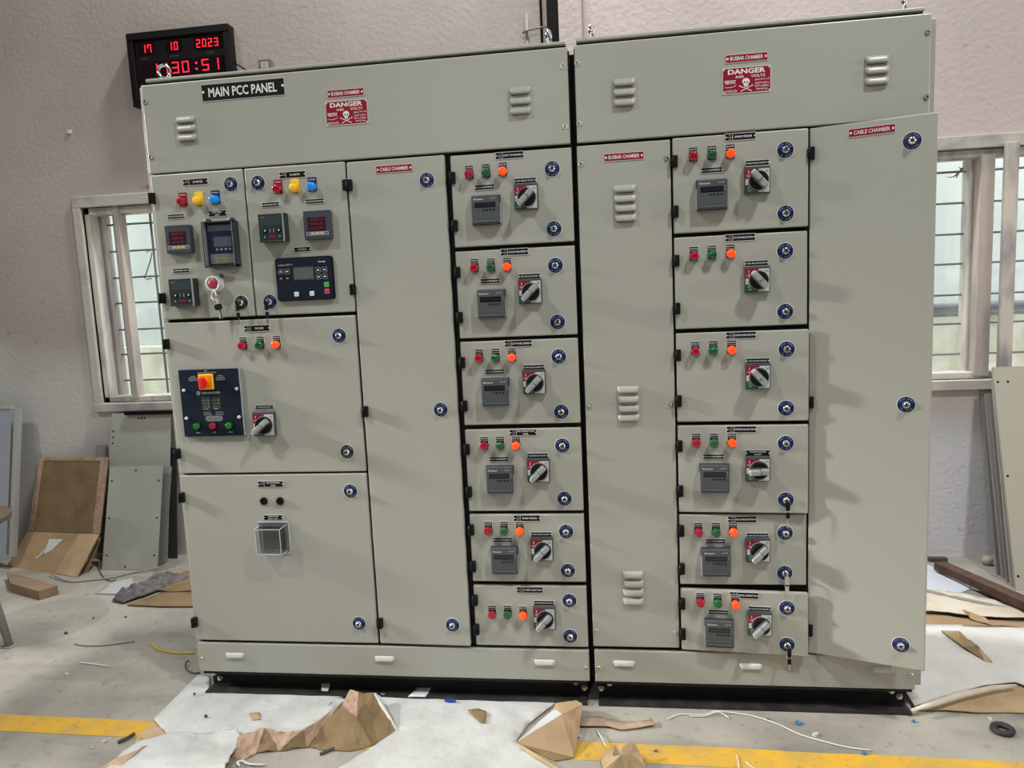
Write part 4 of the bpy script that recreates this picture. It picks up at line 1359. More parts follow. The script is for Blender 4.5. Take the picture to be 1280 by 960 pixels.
# folded cardboard
cb = empty('cardboard_box', tuple((-1.785, 1.246, -0.000)))
tag(cb, 'large flattened brown cardboard box leaning on the wall', 'cardboard')
org = Vector(cb.location)
rel = lambda pts: [tuple(Vector(p) - org) for p in pts]
z0 = 0.15
tl_, tr_ = Vector((-1.921, 1.400, 0.177)), Vector((-1.345, 1.262, 0.206))
low4 = [Vector((-1.993, 1.293, 0.0)), Vector((-1.410, 1.132, 0.0)), tr_, tl_]
off = Vector((0, 0.006, 0.002))
up4 = planar((tl_ + off, tr_ + off, Vector((-1.293, 1.341, 0.637)), Vector((-1.848, 1.475, 0.615))))
slab('upper_panel', rel(up4), 0.006, CARD_D, cb, 'brown upper panel with pinkish torn edges')
u = [Vector(p) for p in up4]
for a, b, c, d in ((0.0, 0.07, 0.0, 1.0), (0.90, 1.0, 0.0, 1.0), (0.07, 0.90, 0.955, 1.0)):
    P = lambda s, t: u[0].lerp(u[1], s).lerp(u[3].lerp(u[2], s), t) + Vector((0, -0.002, 0.0008))
    slab('torn_edge', rel((P(a, c), P(b, c), P(b, d), P(a, d))), 0.002, CARD_P, cb, 'torn pinkish edge strip')
slab('lower_flap', rel(low4), 0.006, CARD, cb)
v = [Vector(p) for p in low4]
P = lambda s, t: v[0].lerp(v[1], s).lerp(v[3].lerp(v[2], s), t) + Vector((0, -0.002, 0.002))
slab('side_flap', rel((P(0.70, 0.02), P(1.0, 0.0), P(1.0, 1.0), P(0.74, 1.0))), 0.003, CARD_L, cb)
g = G()
g.add([Vector(p) - org for p in (P(0.37, 0.82), P(0.42, 0.42), P(0.50, 0.56), P(0.56, 0.84))], [(0, 1, 2, 3)], WSHEET)
g.add([Vector(p) - org for p in (P(0.33, 0.30), P(0.35, 0.28), P(0.44, 0.62), P(0.41, 0.62))], [(0, 1, 2, 3)], WSHEET)
g.obj('paper_scrap', cb, label='torn white label')
slab('back_flap', rel(((-1.421, 1.191, 0.000), (-1.396, 1.203, 0.000), (-1.359, 1.290, 0.177), (-1.383, 1.290, 0.187))), 0.005, CARD_D, cb)

# wood block
WOOD = mat('rough_wood', (0.27, 0.185, 0.12), 0.85, col2=(0.20, 0.13, 0.08), vscale=9, bump=0.3, bscale=40, stretch=(0.3, 2, 2))
p = [Vector((-1.805, 1.093, 0.050)), Vector((-1.635, 0.925, 0.050)), Vector((-1.382, 0.825, 0.050)), Vector((-1.333, 0.899, 0.050))]
g = G()
g.add([q for q in p] + [Vector((q.x, q.y, 0)) for q in p], [(0, 1, 2, 3), (0, 4, 5, 1), (1, 5, 6, 2), (2, 6, 7, 3), (3, 7, 4, 0), (7, 6, 5, 4)], WOOD)
o = g.obj('wood_block')
tag(o, 'rough wooden block on the floor before the leaning cardboard', 'wood block')

# pale blue tray panel at the left edge
BLUEP = mat('pale_blue_grey_paint', (0.30, 0.33, 0.38), 0.45)
tray = empty('metal_tray', (-1.85, 1.22, 0))
tag(tray, 'pale bluish flanged metal panel leaning at the left edge', 'metal panel')
org = Vector(tray.location)
br_, tr_ = Vector((-1.921, 1.220, 0.082)), Vector((-1.898, 1.370, 0.928))
br_.z = max(br_.z, 0.002)
c4 = (br_ + Vector((-0.55, 0, 0)), br_, tr_, tr_ + Vector((-0.55, 0, 0)))
slab('sheet', rel(c4), 0.004, BLUEP, tray)
t4 = [Vector(p) for p in c4]
nn = (t4[1] - t4[0]).cross(t4[3] - t4[0]).normalized()
ex = (t4[1] - t4[0]).normalized() * 0.030
slab('flange', rel((t4[1] - nn * 0.02, t4[1] + ex - nn * 0.02, t4[2] + ex - nn * 0.02, t4[2] - nn * 0.02)), 0.03, mat('flange_paint', (0.37, 0.37, 0.36), 0.45), tray)
slab('top_flange', rel((t4[3] + nn * 0.004, t4[2] + nn * 0.004, t4[2] + nn * 0.004 + Vector((0, 0.004, 0.022)), t4[3] + nn * 0.004 + Vector((0, 0.004, 0.022)))), 0.03, MATS['flange_paint'], tray)

# stool, mostly cut by the frame
stool = empty('stool', (-1.29, 0.26, 0))
tag(stool, 'metal stool with round dark wooden seat cut off by the left edge', 'stool')
g = G()
n = 36
rs = 0.25
hs = 0.60
g.add([(rs * math.cos(2 * math.pi * i / n), rs * math.sin(2 * math.pi * i / n), z) for z in (hs - 0.02, hs) for i in range(n)],
      [tuple(range(n, 2 * n)), tuple(range(n - 1, -1, -1))] + [(i, (i + 1) % n, n + (i + 1) % n, n + i) for i in range(n)], mat('dark_wood_seat', (0.11, 0.075, 0.055), 0.6))
g.obj('seat', stool)
LEGM = mat('grey_leg_paint', (0.27, 0.27, 0.25), 0.5)
for a in (24, 114, 204, 294):
    ca, sa = math.cos(R(a)), math.sin(R(a))
    g = G().tube([(0.186 * ca, 0.186 * sa, 0.004), (0.105 * ca, 0.105 * sa, hs - 0.02)], 0.0165, LEGM, 10)
    g.tube([(0.186 * ca, 0.186 * sa, 0.0), (0.186 * ca, 0.186 * sa, 0.006)], 0.026, LEGM, 12)
    g.obj('leg', stool)
g = G().tube([(0.165 * math.cos(2 * math.pi * i / 24), 0.165 * math.sin(2 * math.pi * i / 24), 0.15) for i in range(24)], 0.007, LEGM, 8, True)
g.obj('foot_ring', stool)


# ================================================================== SHEETS AND LITTER ON THE FLOOR
def floor_sheet(name, pts, top, under, label, cat, amp=0.006, z=0.003, cell=0.045, seed=0, freq=7.0, thick=0.002, lift=(), group=None, parent=None):
    bm = bmesh.new()
    vs = [bm.verts.new((p[0], p[1], 0)) for p in pts]
    f = bm.faces.new(vs)
    if f.normal.z < 0 or sum((pts[i][0] * pts[(i + 1) % len(pts)][1] - pts[(i + 1) % len(pts)][0] * pts[i][1]) for i in range(len(pts))) < 0:
        bmesh.ops.reverse_faces(bm, faces=[f])
    bmesh.ops.triangulate(bm, faces=bm.faces[:])
    xs = [p[0] for p in pts]
    ys = [p[1] for p in pts]
    for ax, lo, hi in ((0, min(xs), max(xs)), (1, min(ys), max(ys))):
        k = lo + cell
        while k < hi:
            co = (k, 0, 0) if ax == 0 else (0, k, 0)
            no = (1, 0, 0) if ax == 0 else (0, 1, 0)
            bmesh.ops.bisect_plane(bm, geom=bm.verts[:] + bm.edges[:] + bm.faces[:], plane_co=co, plane_no=no)
            k += cell
    for v in bm.verts:
        h = amp * (0.5 + 0.5 * noise.noise((v.co.x * freq + seed * 9.1, v.co.y * freq * 1.4, seed))) + amp * 0.5 * abs(noise.noise((v.co.x * freq * 3 + seed, v.co.y * freq * 3, 3)))
        for (lx, ly, lh, lr) in lift:
            d2 = (v.co.x - lx) ** 2 + (v.co.y - ly) ** 2
            h += lh * math.exp(-d2 / (lr * lr))
        v.co.z = z + thick + max(0.0, h)
    me = bpy.data.meshes.new(name)
    bm.to_mesh(me)
    bm.free()
    me.materials.append(top)
    me.materials.append(under)
    for p_ in me.polygons:
        p_.use_smooth = True
    o = place(name, me, parent)
    s = o.modifiers.new('thickness', 'SOLIDIFY')
    s.thickness = thick
    s.offset = -1
    s.material_offset = 1
    s.material_offset_rim = 1
    if label:
        tag(o, label, cat, group)
    return o


def facets(name, pts, tris, label=None, cat=None, group=None, thick=0.004, sub=2, amp=0.004, seed=0, parent=None):
    """a torn and folded piece: corner points with heights and coloured triangles"""
    bm = bmesh.new()
    vs = [bm.verts.new(p) for p in pts]
    mats = []
    for a, b, c, m in tris:
        if m not in mats:
            mats.append(m)
        f = bm.faces.new((vs[a], vs[b], vs[c]))
        f.normal_update()
        if f.normal.z < 0:
            f.normal_flip()
        f.material_index = mats.index(m)
    bmesh.ops.subdivide_edges(bm, edges=bm.edges[:], cuts=sub + 4, use_grid_fill=True)
    for v in bm.verts:
        k = noise.noise((v.co.x * 22 + seed, v.co.y * 22, v.co.z * 22))
        k += 0.6 * noise.noise((v.co.x * 60, v.co.y * 60 + seed, v.co.z * 60))
        v.co += Vector((0.5 * k, 0.5 * noise.noise((v.co.y * 45, seed, v.co.x * 45)), k)) * amp
        v.co.z = max(v.co.z, 0.0035)
    me = bpy.data.meshes.new(name)
    bm.to_mesh(me)
    bm.free()
    for m in mats:
        me.materials.append(m)
    o = place(name, me, parent)
    s = o.modifiers.new('thickness', 'SOLIDIFY')
    s.thickness = thick
    s.offset = -1
    if label:
        tag(o, label, cat, group)
    return o


# left white sheet, partly under the base of the cabinet
L1 = [(-0.092, 0.129, 0.000), (-0.042, 0.126, 0.000), (0.024, 0.010, 0.000), (0.273, 0.018, 0.000), (0.545, 0.010, 0.000), (0.586, -0.026, 0.000), (0.524, -0.167, 0.000), (0.484, -0.231, 0.000), (0.416, -0.253, 0.000), (0.327, -0.277, 0.000), (0.245, -0.286, 0.000), (0.130, -0.289, 0.000), (0.043, -0.281, 0.000), (-0.082, -0.183, 0.000)]
floor_sheet('packing_sheet', L1, WSHEET, CARD, 'white packing sheet lying before the left cabinet corner', 'packing sheet', 0.006, z=0.001, cell=0.03, seed=1, group='packing sheets on the floor')
L2 = [(-0.051, -0.451, 0.000), (-0.055, -0.384, 0.000), (-0.025, -0.335, 0.000), (0.045, -0.285, 0.000), (0.122, -0.276, 0.000), (0.274, -0.248, 0.000), (0.328, -0.312, 0.000), (0.323, -0.356, 0.000), (0.335, -0.429, 0.000), (0.368, -0.534, 0.000), (-0.045, -0.570, -0.000)]
floor_sheet('packing_sheet', L2, WSHEET, CARD_L, 'crumpled white packing sheet at the bottom left edge', 'packing sheet', 0.028, z=0.004, cell=0.022, seed=2, freq=8, group='packing sheets on the floor')
facets('torn_cardboard', [(-0.083, -0.448, 0.005), (-0.051, -0.435, 0.020), (-0.031, -0.366, 0.012), (-0.077, -0.280, 0.004), (-0.068, -0.201, 0.006), (0.055, -0.294, 0.012), (0.010, -0.378, 0.030), (0.001, -0.471, 0.030), (-0.054, -0.520, 0.010)],
       [(0, 1, 7, CARD_L), (1, 2, 6, CARD_L), (1, 6, 7, CARD_P), (2, 3, 6, CARD_L), (3, 4, 5, CARD_L), (3, 5, 6, CARD_L), (0, 7, 8, CARD_P)],
       'torn tan cardboard edge at the far left end of the sheets', 'torn cardboard', 'torn cardboard on the floor', amp=0.006, seed=3)
facets('torn_cardboard', [(0.329, -0.370, 0.010), (0.304, -0.298, 0.030), (0.384, -0.262, 0.045), (0.454, -0.293, 0.050), (0.530, -0.289, 0.050), (0.605, -0.114, 0.055), (0.615, -0.107, 0.030), (0.552, -0.303, 0.006), (0.462, -0.330, 0.006), (0.390, -0.345, 0.004), (0.364, -0.387, 0.000)],
       [(0, 1, 10, CARD_P), (1, 9, 10, CARD_P), (1, 2, 9, CARD_P), (2, 8, 9, CARD_D), (2, 3, 8, CARD_P), (3, 4, 8, CARD_P), (4, 7, 8, CARD_D), (4, 5, 7, CARD_P), (5, 6, 7, CARD)],
       'ragged curled brown cardboard edge between the white sheets', 'torn cardboard', 'torn cardboard on the floor', amp=0.014, seed=4)
facets('torn_cardboard', [(0.534, -0.292, 0.004), (0.611, -0.139, 0.055), (0.606, -0.042, 0.060), (0.646, -0.060, 0.065), (0.702, -0.052, 0.050), (0.835, -0.210, 0.006), (0.704, -0.316, 0.004), (0.689, -0.203, 0.055), (0.593, -0.313, 0.003), (0.763, -0.283, 0.004)],
       [(0, 1, 7, CARD_D), (1, 2, 7, CARD_P), (2, 3, 7, CARD_P), (3, 4, 7, CARD_D), (4, 5, 9, CARD_D), (4, 9, 7, CARD_D), (7, 9, 6, CARD_D), (0, 7, 8, CARD_D), (7, 6, 8, CARD_D)],
       'folded dull brown cardboard flap standing up in the middle', 'torn cardboard', 'torn cardboard on the floor', amp=0.006, seed=5)
C1 = [(0.676, 0.025, 0.000), (0.834, 0.022, 0.000), (1.074, 0.022, 0.000), (1.349, 0.024, 0.000), (1.351, -0.005, 0.000), (1.268, -0.137, 0.000), (1.239, -0.234, 0.000), (1.393, -0.359, 0.000), (1.482, -0.463, 0.000), (0.649, -0.532, 0.000), (0.706, -0.397, 0.000), (0.830, -0.196, 0.000)]
floor_sheet('packing_sheet', C1, WSHEET, CARD_L, 'wide white packing sheet before the middle of the cabinets', 'packing sheet', 0.008, z=0.001, cell=0.03, seed=6, group='packing sheets on the floor')
o = G().tube([(0.701, -0.049, 0.045), (0.745, -0.099, 0.030), (0.794, -0.158, 0.016), (0.834, -0.208, 0.008)], [0.010, 0.009, 0.007, 0.004], WSHEET, 10).obj('rolled_edge')
tag(o, 'white rolled sheet edge beside the folded cardboard flap', 'packing sheet')
o = G().tube([(1.241, -0.246, 0.008), (1.309, -0.311, 0.012), (1.395, -0.384, 0.012), (1.470, -0.453, 0.010)], [0.004, 0.007, 0.008, 0.008], CARD_L, 8).obj('rolled_edge')
tag(o, 'tan rolled edge of the middle white sheet', 'packing sheet')
facets('torn_cardboard', [(1.240, -0.239, 0.006), (1.353, -0.084, 0.035), (1.355, -0.040, 0.030), (1.429, -0.042, 0.045), (1.453, -0.091, 0.060), (1.389, -0.156, 0.062), (1.446, -0.193, 0.030), (1.432, -0.303, 0.004), (1.375, -0.323, 0.004)],
       [(0, 1, 5, WSHEET), (1, 2, 5, CARD_L), (2, 3, 5, CARD_L), (3, 4, 5, CARD_L), (4, 6, 5, CARD), (5, 6, 7, CARD), (0, 5, 7, CARD), (0, 7, 8, CARD_D)],
       'triangular folded cardboard corner right of the middle sheet', 'torn cardboard', 'torn cardboard on the floor', amp=0.004, seed=6)
floor_sheet('cardboard_strip', [(1.435, -0.090, 0.000), (1.511, -0.080, 0.000), (1.576, -0.105, 0.000), (1.646, -0.101, 0.000), (1.689, -0.089, 0.000), (1.693, -0.121, 0.000), (1.581, -0.151, 0.000), (1.539, -0.135, 0.000), (1.437, -0.141, 0.000)], CARD_P, CARD, 'thin torn cardboard strip beside the yellow line', 'torn cardboard', 0.010, cell=0.03, seed=7, group='torn cardboard on the floor')
floor_sheet('cardboard_scrap', [(1.049, -0.078, 0.000), (1.084, -0.066, 0.000), (1.115, -0.079, 0.000), (1.123, -0.141, 0.000), (1.107, -0.147, 0.000), (1.075, -0.110, 0.000)], CARD_D, CARD, 'small torn brown scrap lying on the middle white sheet', 'cardboard scrap', 0.008, z=0.010, cell=0.02, seed=8)
floor_sheet('cardboard_scrap', [(0.259, -0.133, 0.000), (0.295, -0.126, 0.000), (0.320, -0.169, -0.000), (0.293, -0.176, 0.000)], CARD_L, CARD, 'small tan square scrap on the left white sheet', 'cardboard scrap', 0.002, z=0.009, cell=0.03, seed=9)

# crumpled paper
facets('crumpled_paper', [(1.515, -0.325, 0.006), (1.528, -0.303, 0.030), (1.566, -0.291, 0.050), (1.588, -0.309, 0.055), (1.618, -0.280, 0.045), (1.637, -0.305, 0.030), (1.656, -0.341, 0.005), (1.590, -0.370, 0.006), (1.525, -0.357, 0.005), (1.553, -0.311, 0.025), (1.580, -0.373, 0.065), (1.609, -0.314, 0.030)],
       [(0, 1, 9, CARD_L), (1, 2, 9, CARD_L), (2, 3, 10, CARD_L), (2, 10, 9, CARD_D), (3, 4, 11, CARD_L), (3, 11, 10, CARD_L), (4, 5, 11, CARD), (5, 6, 11, CARD_L), (6, 7, 11, CARD), (7, 10, 11, CARD_L), (7, 8, 10, CARD_L), (8, 9, 10, CARD_L), (0, 9, 8, CARD_L)],
       'crumpled brown paper lying on the yellow line', 'paper', amp=0.007, seed=31, thick=0.002)

floor_sheet('paper_flake', [(0.811, -0.002, 0.012), (0.839, 0.088, 0.012), (0.882, 0.062, 0.012), (0.876, 0.001, 0.012)], mat('pale_paper', (0.62, 0.60, 0.64), 0.7), WSHEET, 'pale paper flake resting on the black base channel', 'paper', 0.004, z=0.012, cell=0.03, seed=10)
floor_sheet('paper_lump', [(0.473, 0.013, 0.012), (0.444, 0.086, 0.012), (0.470, 0.093, 0.012), (0.489, 0.059, 0.012), (0.498, 0.014, 0.012)], mat('cream_paper', (0.58, 0.53, 0.44), 0.8), WSHEET, 'small cream paper lump on the left base channel', 'paper', 0.012, z=0.012, cell=0.015, seed=11)
o = G().box(-0.020, 0.020, -0.006, 0.006, 0, 0.006, mat('blue_tape', (0.02, 0.06, 0.42), 0.5), 0.001).obj('blue_tape', loc=tuple((0.973, -0.017, 0.012)))
tag(o, 'bit of blue tape at the top of the middle white sheet', 'tape')

# right side sheets
WSHEET_R = mat('white_packing_sheet_worn', (0.70, 0.69, 0.67), 0.55, col2=(0.58, 0.565, 0.54), vscale=6, lo=0.42, hi=0.75, bump=0.7, bscale=18, detail=9)
R1 = [(2.827, 0.654, 0.000), (3.262, 0.663, 0.000), (3.006, 0.167, 0.000), (2.970, 0.207, 0.000), (2.857, 0.180, 0.000), (2.691, 0.099, 0.000), (2.570, 0.033, 0.000), (2.573, 0.103, 0.000), (2.580, 0.166, 0.000)]
floor_sheet('packing_sheet', R1, WSHEET_R, WSHEET_R, 'white packing sheet spread right of the right cabinet', 'packing sheet', 0.007, z=0.012, seed=12, group='packing sheets on the floor')
floor_sheet('cardboard_flat', [(2.555, 0.027, 0.000), (2.695, 0.109, 0.000), (2.862, 0.191, 0.000), (2.980, 0.219, 0.000), (3.027, 0.158, 0.000), (2.958, 0.026, 0.000), (2.862, 0.030, 0.000), (2.758, 0.020, 0.000), (2.662, 0.028, 0.000), (2.584, 0.024, 0.000)], CARD_L, CARD, 'tan corrugated cardboard showing under the right white sheet', 'cardboard', 0.006, z=0.002, seed=13)
o = G().tube([(2.542, -0.019, 0.030), (2.618, 0.015, 0.035), (2.732, 0.076, 0.035), (2.860, 0.132, 0.033), (2.949, 0.158, 0.030)], [0.005, 0.011, 0.012, 0.010, 0.006], CREAM, 10).obj('rolled_edge')
tag(o, 'cream rolled edge of the right white sheet', 'packing sheet')
facets('torn_cardboard', [(2.881, 0.589, 0.025), (2.938, 0.581, 0.030), (2.961, 0.459, 0.030), (2.961, 0.331, 0.022), (2.936, 0.353, 0.022), (2.904, 0.440, 0.025)],
       [(0, 1, 5, CARD_L), (1, 2, 5, CARD), (2, 4, 5, CARD_D), (2, 3, 4, CARD_L)], 'long tear of brown cardboard on the right white sheet', 'torn cardboard', 'torn cardboard on the floor', amp=0.006, seed=14)
floor_sheet('cardboard_flat', [(2.866, 0.754, 0.000), (2.973, 0.742, 0.000), (3.128, 0.702, 0.000), (3.305, 0.716, 0.000), (3.270, 0.649, 0.000), (3.069, 0.641, 0.000), (2.827, 0.654, 0.000)], CARD, CARD_D, 'brown cardboard edge between the white and cream sheets', 'cardboard', 0.012, z=0.010, seed=15)
floor_sheet('cardboard_flat', [(2.968, 1.001, 0.000), (3.112, 0.952, 0.000), (3.354, 0.810, 0.000), (3.297, 0.701, 0.000), (3.128, 0.702, 0.000), (2.973, 0.742, 0.000), (2.869, 0.762, 0.000)], CREAM, CARD, 'cream torn cardboard behind the right white sheet', 'cardboard', 0.016, z=0.022, seed=16)
facets('torn_cardboard', [(3.040, 0.767, 0.040), (3.045, 0.713, 0.050), (3.088, 0.672, 0.045), (3.097, 0.637, 0.030), (3.037, 0.695, 0.030)], [(0, 1, 4, CARD_L), (1, 2, 4, CARD_L), (2, 3, 4, CARD_P)],
       'small curled tan tear on the cream cardboard', 'torn cardboard', 'torn cardboard on the floor', amp=0.003, seed=17)
o = slab('metal_offcut', ((2.937, 0.921, 0.030), (3.115, 0.961, 0.030), (3.176, 1.008, 0.030), (3.104, 1.372, 0.030)), 0.004, mat('pale_blue_white', (0.58, 0.62, 0.70), 0.4))
tag(o, 'pale bluish white sheet offcut on the floor beside the right door', 'metal sheet')
o = slab('metal_offcut', ((3.059, 0.908, 0.026), (3.322, 0.721, 0.026), (3.407, 0.883, 0.026), (3.161, 1.027, 0.026)), 0.004, mat('dark_grey_offcut', (0.10, 0.105, 0.11), 0.5, col2=(0.25, 0.26, 0.27), vscale=6))
tag(o, 'dark grey sheet offcut lying under the rusty bar', 'metal sheet')
o = slab('metal_offcut', ((2.951, 0.975, 0.034), (3.281, 0.732, 0.034), (3.303, 0.757, 0.034), (2.961, 1.003, 0.034)), 0.004, SHEET_D)
tag(o, 'thin grey metal strip lying across the right floor', 'metal strip')
# rusty bar
RUST = mat('rusty_steel', (0.075, 0.042, 0.030), 0.8, col2=(0.12, 0.065, 0.042), vscale=20, bump=0.3, bscale=60)
a, b = Vector((3.136, 1.227, 0.040)), Vector((3.313, 0.706, 0.050))
d = (b - a).normalized()
s = d.cross(Vector((0, 0, 1))).normalized() * 0.030
h = Vector((0, 0, 0.035))
g = G()
g.add([a - s, a + s, a + s + h, a - s + h, b - s, b + s, b + s + h, b - s + h], [(0, 1, 2, 3), (7, 6, 5, 4), (0, 4, 5, 1), (1, 5, 6, 2), (2, 6, 7, 3), (3, 7, 4, 0)], RUST)
o = g.obj('rusty_bar')
tag(o, 'dark rusty steel bar lying at a slant on the right floor', 'steel bar')
o = G().box(-0.04, 0.05, 0, 0.03, 0, 0.022, mat('dark_bracket', (0.06, 0.055, 0.05), 0.7), 0.003).obj('bracket', loc=tuple((3.207, 1.419, 0.000)))
tag(o, 'dark flat bracket against the foot of the right wall', 'bracket')
bm = bmesh.new()
bmesh.ops.create_icosphere(bm, subdivisions=3, radius=0.026)
me = bpy.data.meshes.new('plastic_ball')
for v in bm.verts:
    v.co.z *= 0.9
    v.co += v.co.normalized() * 0.003 * noise.noise(v.co * 80)
bm.to_mesh(me); bm.free()
for p_ in me.polygons: p_.use_smooth = True
me.materials.append(mat('dirty_cream', (0.40, 0.36, 0.31), 0.6))
c_ = (3.429, 1.389, 0.000)
o = place('lump', me, loc=(c_[0], c_[1], 0.024))
tag(o, 'small round cream lump on the floor beside the leaning panels', 'lump')

# metal panels leaning at the right
edge_m = [mat('panel_edge_a', (0.20, 0.20, 0.19), 0.5), mat('panel_edge_b', (0.30, 0.30, 0.28), 0.5), mat('panel_edge_c', (0.24, 0.23, 0.22), 0.5), mat('panel_edge_d', (0.42, 0.40, 0.36), 0.5)]
LB = ['dark grey metal panel furthest back in the right leaning stack', 'second metal panel from the wall in the right leaning stack',
      'third metal panel from the wall in the right leaning stack', 'grey metal panel just behind the cream one on the right']
for i in range(4):
    tl = Vector([(3.415, 1.485, 0.882), (3.427, 1.465, 0.861), (3.433, 1.440, 0.864), (3.434, 1.415, 0.939)][i])
    bl = Vector([(3.412, 1.251, 0.000), (3.414, 1.211, 0.000), (3.411, 1.161, 0.000), (3.405, 1.113, 0.000)][i])
    wv = Vector((0.45, 0.0, 0.0))
    o = slab('steel_sheet', (bl, bl + wv, tl + wv, tl), 0.012, edge_m[i])
    tag(o, LB[i], 'metal panel', 'metal panels leaning at the right')
tl, bl = Vector((3.410, 1.360, 1.005)), Vector((3.403, 1.067, 0.000))
wv = Vector((0.5, 0.0, 0.0))
o = slab('steel_sheet', (bl, bl + wv, tl + wv, tl), 0.016, mat('cream_panel', (0.42, 0.40, 0.33), 0.5), holes=((0.03, 0.93), (0.12, 0.93), (0.03, 0.06), (0.03, 0.5)))
tag(o, 'cream metal panel in front of the right leaning stack', 'metal panel', 'metal panels leaning at the right')

# rag, flats and sheet by the left wall
floor_sheet('cardboard_flat', [(-0.854, 0.768, 0.000), (-0.753, 0.928, 0.000), (-0.636, 0.993, 0.000), (-0.472, 0.760, 0.000), (-0.664, 0.754, 0.000)], CARD_D, CARD, 'dull brown cardboard piece on the floor beside the left cabinet', 'cardboard', 0.008, seed=20)
floor_sheet('cardboard_flat', [(-0.856, 0.967, 0.000), (-0.829, 1.120, 0.000), (-0.778, 1.213, 0.000), (-0.591, 0.932, 0.000), (-0.725, 0.918, 0.000)], CARD_D, CARD, 'second brown cardboard piece behind the grey rag', 'cardboard', 0.008, z=0.010, seed=21)
floor_sheet('foam_sheet', [(-1.134, 0.908, 0.000), (-1.144, 1.046, 0.000), (-1.080, 1.138, 0.000), (-0.928, 0.965, 0.000), (-0.984, 0.902, 0.000)], mat('grey_white_sheet', (0.45, 0.46, 0.45), 0.6), WSHEET, 'pale grey flat sheet beside the grey rag', 'sheet', 0.002, seed=22)
bm = bmesh.new()
bmesh.ops.create_grid(bm, x_segments=34, y_segments=22, size=0.5)
a, b = Vector((-0.925, 0.794, 0.000)), Vector((-0.811, 1.143, 0.000))
ctr = (a + b) / 2
d = (b - a)
ang = math.atan2(d.y, d.x)
for v in bm.verts:
    x, y_ = v.co.x * d.length, v.co.y * 0.16 * (0.55 + 0.9 * (v.co.x + 0.5)) 
    k = 0.045 * abs(noise.noise((x * 16, y_ * 22, 1.0))) + 0.03 * abs(noise.noise((x * 34, y_ * 40, 2.0)))
    e = max(0.0, 1 - (abs(v.co.y) * 2) ** 3) * max(0.0, 1 - (abs(v.co.x) * 2) ** 6)
    rx = x + 0.02 * noise.noise((x * 12, y_ * 12, 4))
    ry = y_ + 0.02 * noise.noise((x * 12, y_ * 12, 7))
    v.co = Vector((ctr.x + rx * math.cos(ang) - ry * math.sin(ang), ctr.y + rx * math.sin(ang) + ry * math.cos(ang), 0.012 + (k + 0.02) * e))
me = bpy.data.meshes.new('rag')
bm.to_mesh(me); bm.free()
for p_ in me.polygons: p_.use_smooth = True
me.materials.append(mat('grey_rag', (0.16, 0.155, 0.155), 0.9, col2=(0.07, 0.07, 0.07), vscale=25))
o = place('rag', me)
o.modifiers.new('thickness', 'SOLIDIFY').thickness = 0.003
tag(o, 'crumpled grey rag on the floor by the leaning metal sheets', 'rag')


def wire(name, pts, r, m, label, cat='wire'):
    # smooth the polyline a little
    p = [Vector(q) for q in pts]
    out = []
    for i in range(len(p) - 1):
        p0, p1, p2, p3 = p[max(i - 1, 0)], p[i], p[i + 1], p[min(i + 2, len(p) - 1)]
        for k in range(5):
            t = k / 5
            out.append(0.5 * ((2 * p1) + (p2 - p0) * t + (2 * p0 - 5 * p1 + 4 * p2 - p3) * t * t + (3 * p1 - p0 - 3 * p2 + p3) * t ** 3))
    out.append(p[-1])
    o = G().tube(out, r, m, 6).obj(name)
    return tag(o, label, cat)


WWIRE = mat('white_wire', (0.66, 0.65, 0.62), 0.5)
DWIRE = mat('dark_wire', (0.06, 0.055, 0.05), 0.6)
wire('wire', [(1.739, -0.074, 0.004), (1.779, -0.043, 0.004), (1.819, -0.040, 0.004), (1.865, -0.038, 0.004), (1.907, -0.026, 0.010), (1.979, -0.026, 0.004), (2.036, -0.042, 0.004), (2.099, -0.081, 0.004), (2.157, -0.136, 0.004), (2.222, -0.170, 0.004), (2.287, -0.196, 0.004), (2.354, -0.208, 0.004)], 0.0022, WWIRE, 'long white wire snaking over the floor before the right cabinet')
wire('wire', [(1.816, -0.050, 0.004), (1.864, -0.051, 0.006), (1.908, -0.037, 0.014), (1.931, -0.041, 0.008), (1.945, -0.057, 0.004)], 0.0022, WWIRE, 'short white wire end crossing the long white wire')
wire('wire', [(1.499, -0.147, 0.006), (1.519, -0.205, 0.012), (1.532, -0.248, 0.010)], 0.0022, WWIRE, 'short white wire beside the crumpled paper')
wire('wire', [(1.938, -0.258, 0.004), (1.938, -0.290, 0.004), (1.935, -0.321, 0.004)], 0.0022, WWIRE, 'short white wire standing across the yellow line')
wire('wire', [(1.960, -0.289, 0.004), (1.970, -0.307, 0.004), (1.982, -0.322, 0.004)], 0.0022, WWIRE, 'second short white wire on the yellow line')
wire('wire', [(-0.475, 0.388, 0.006), (-0.413, 0.339, 0.006), (-0.354, 0.313, 0.006), (-0.288, 0.301, 0.006), (-0.213, 0.305, 0.006)], 0.004, mat('yellow_wire', (0.62, 0.50, 0.03), 0.5), 'yellow wire running under the left cabinet corner')
wire('wire', [(-0.670, 0.203, 0.005), (-0.600, 0.193, 0.005), (-0.515, 0.177, 0.005)], 0.0032, WWIRE, 'white plastic stick on the bare left floor', 'stick')
wire('wire', [(-0.823, 0.365, 0.003), (-0.767, 0.352, 0.003), (-0.673, 0.356, 0.003), (-0.556, 0.399, 0.003)], 0.0028, mat('grey_wire', (0.17, 0.165, 0.155), 0.7), 'thin grey wire lying on the bare left floor')
wire('wire', [(-0.190, 0.225, 0.012), (-0.187, 0.198, 0.016), (-0.160, 0.158, 0.010), (-0.123, 0.142, 0.006), (-0.093, 0.143, 0.006)], 0.0035, DWIRE, 'dark hooked wire at the foot of the left cabinet')
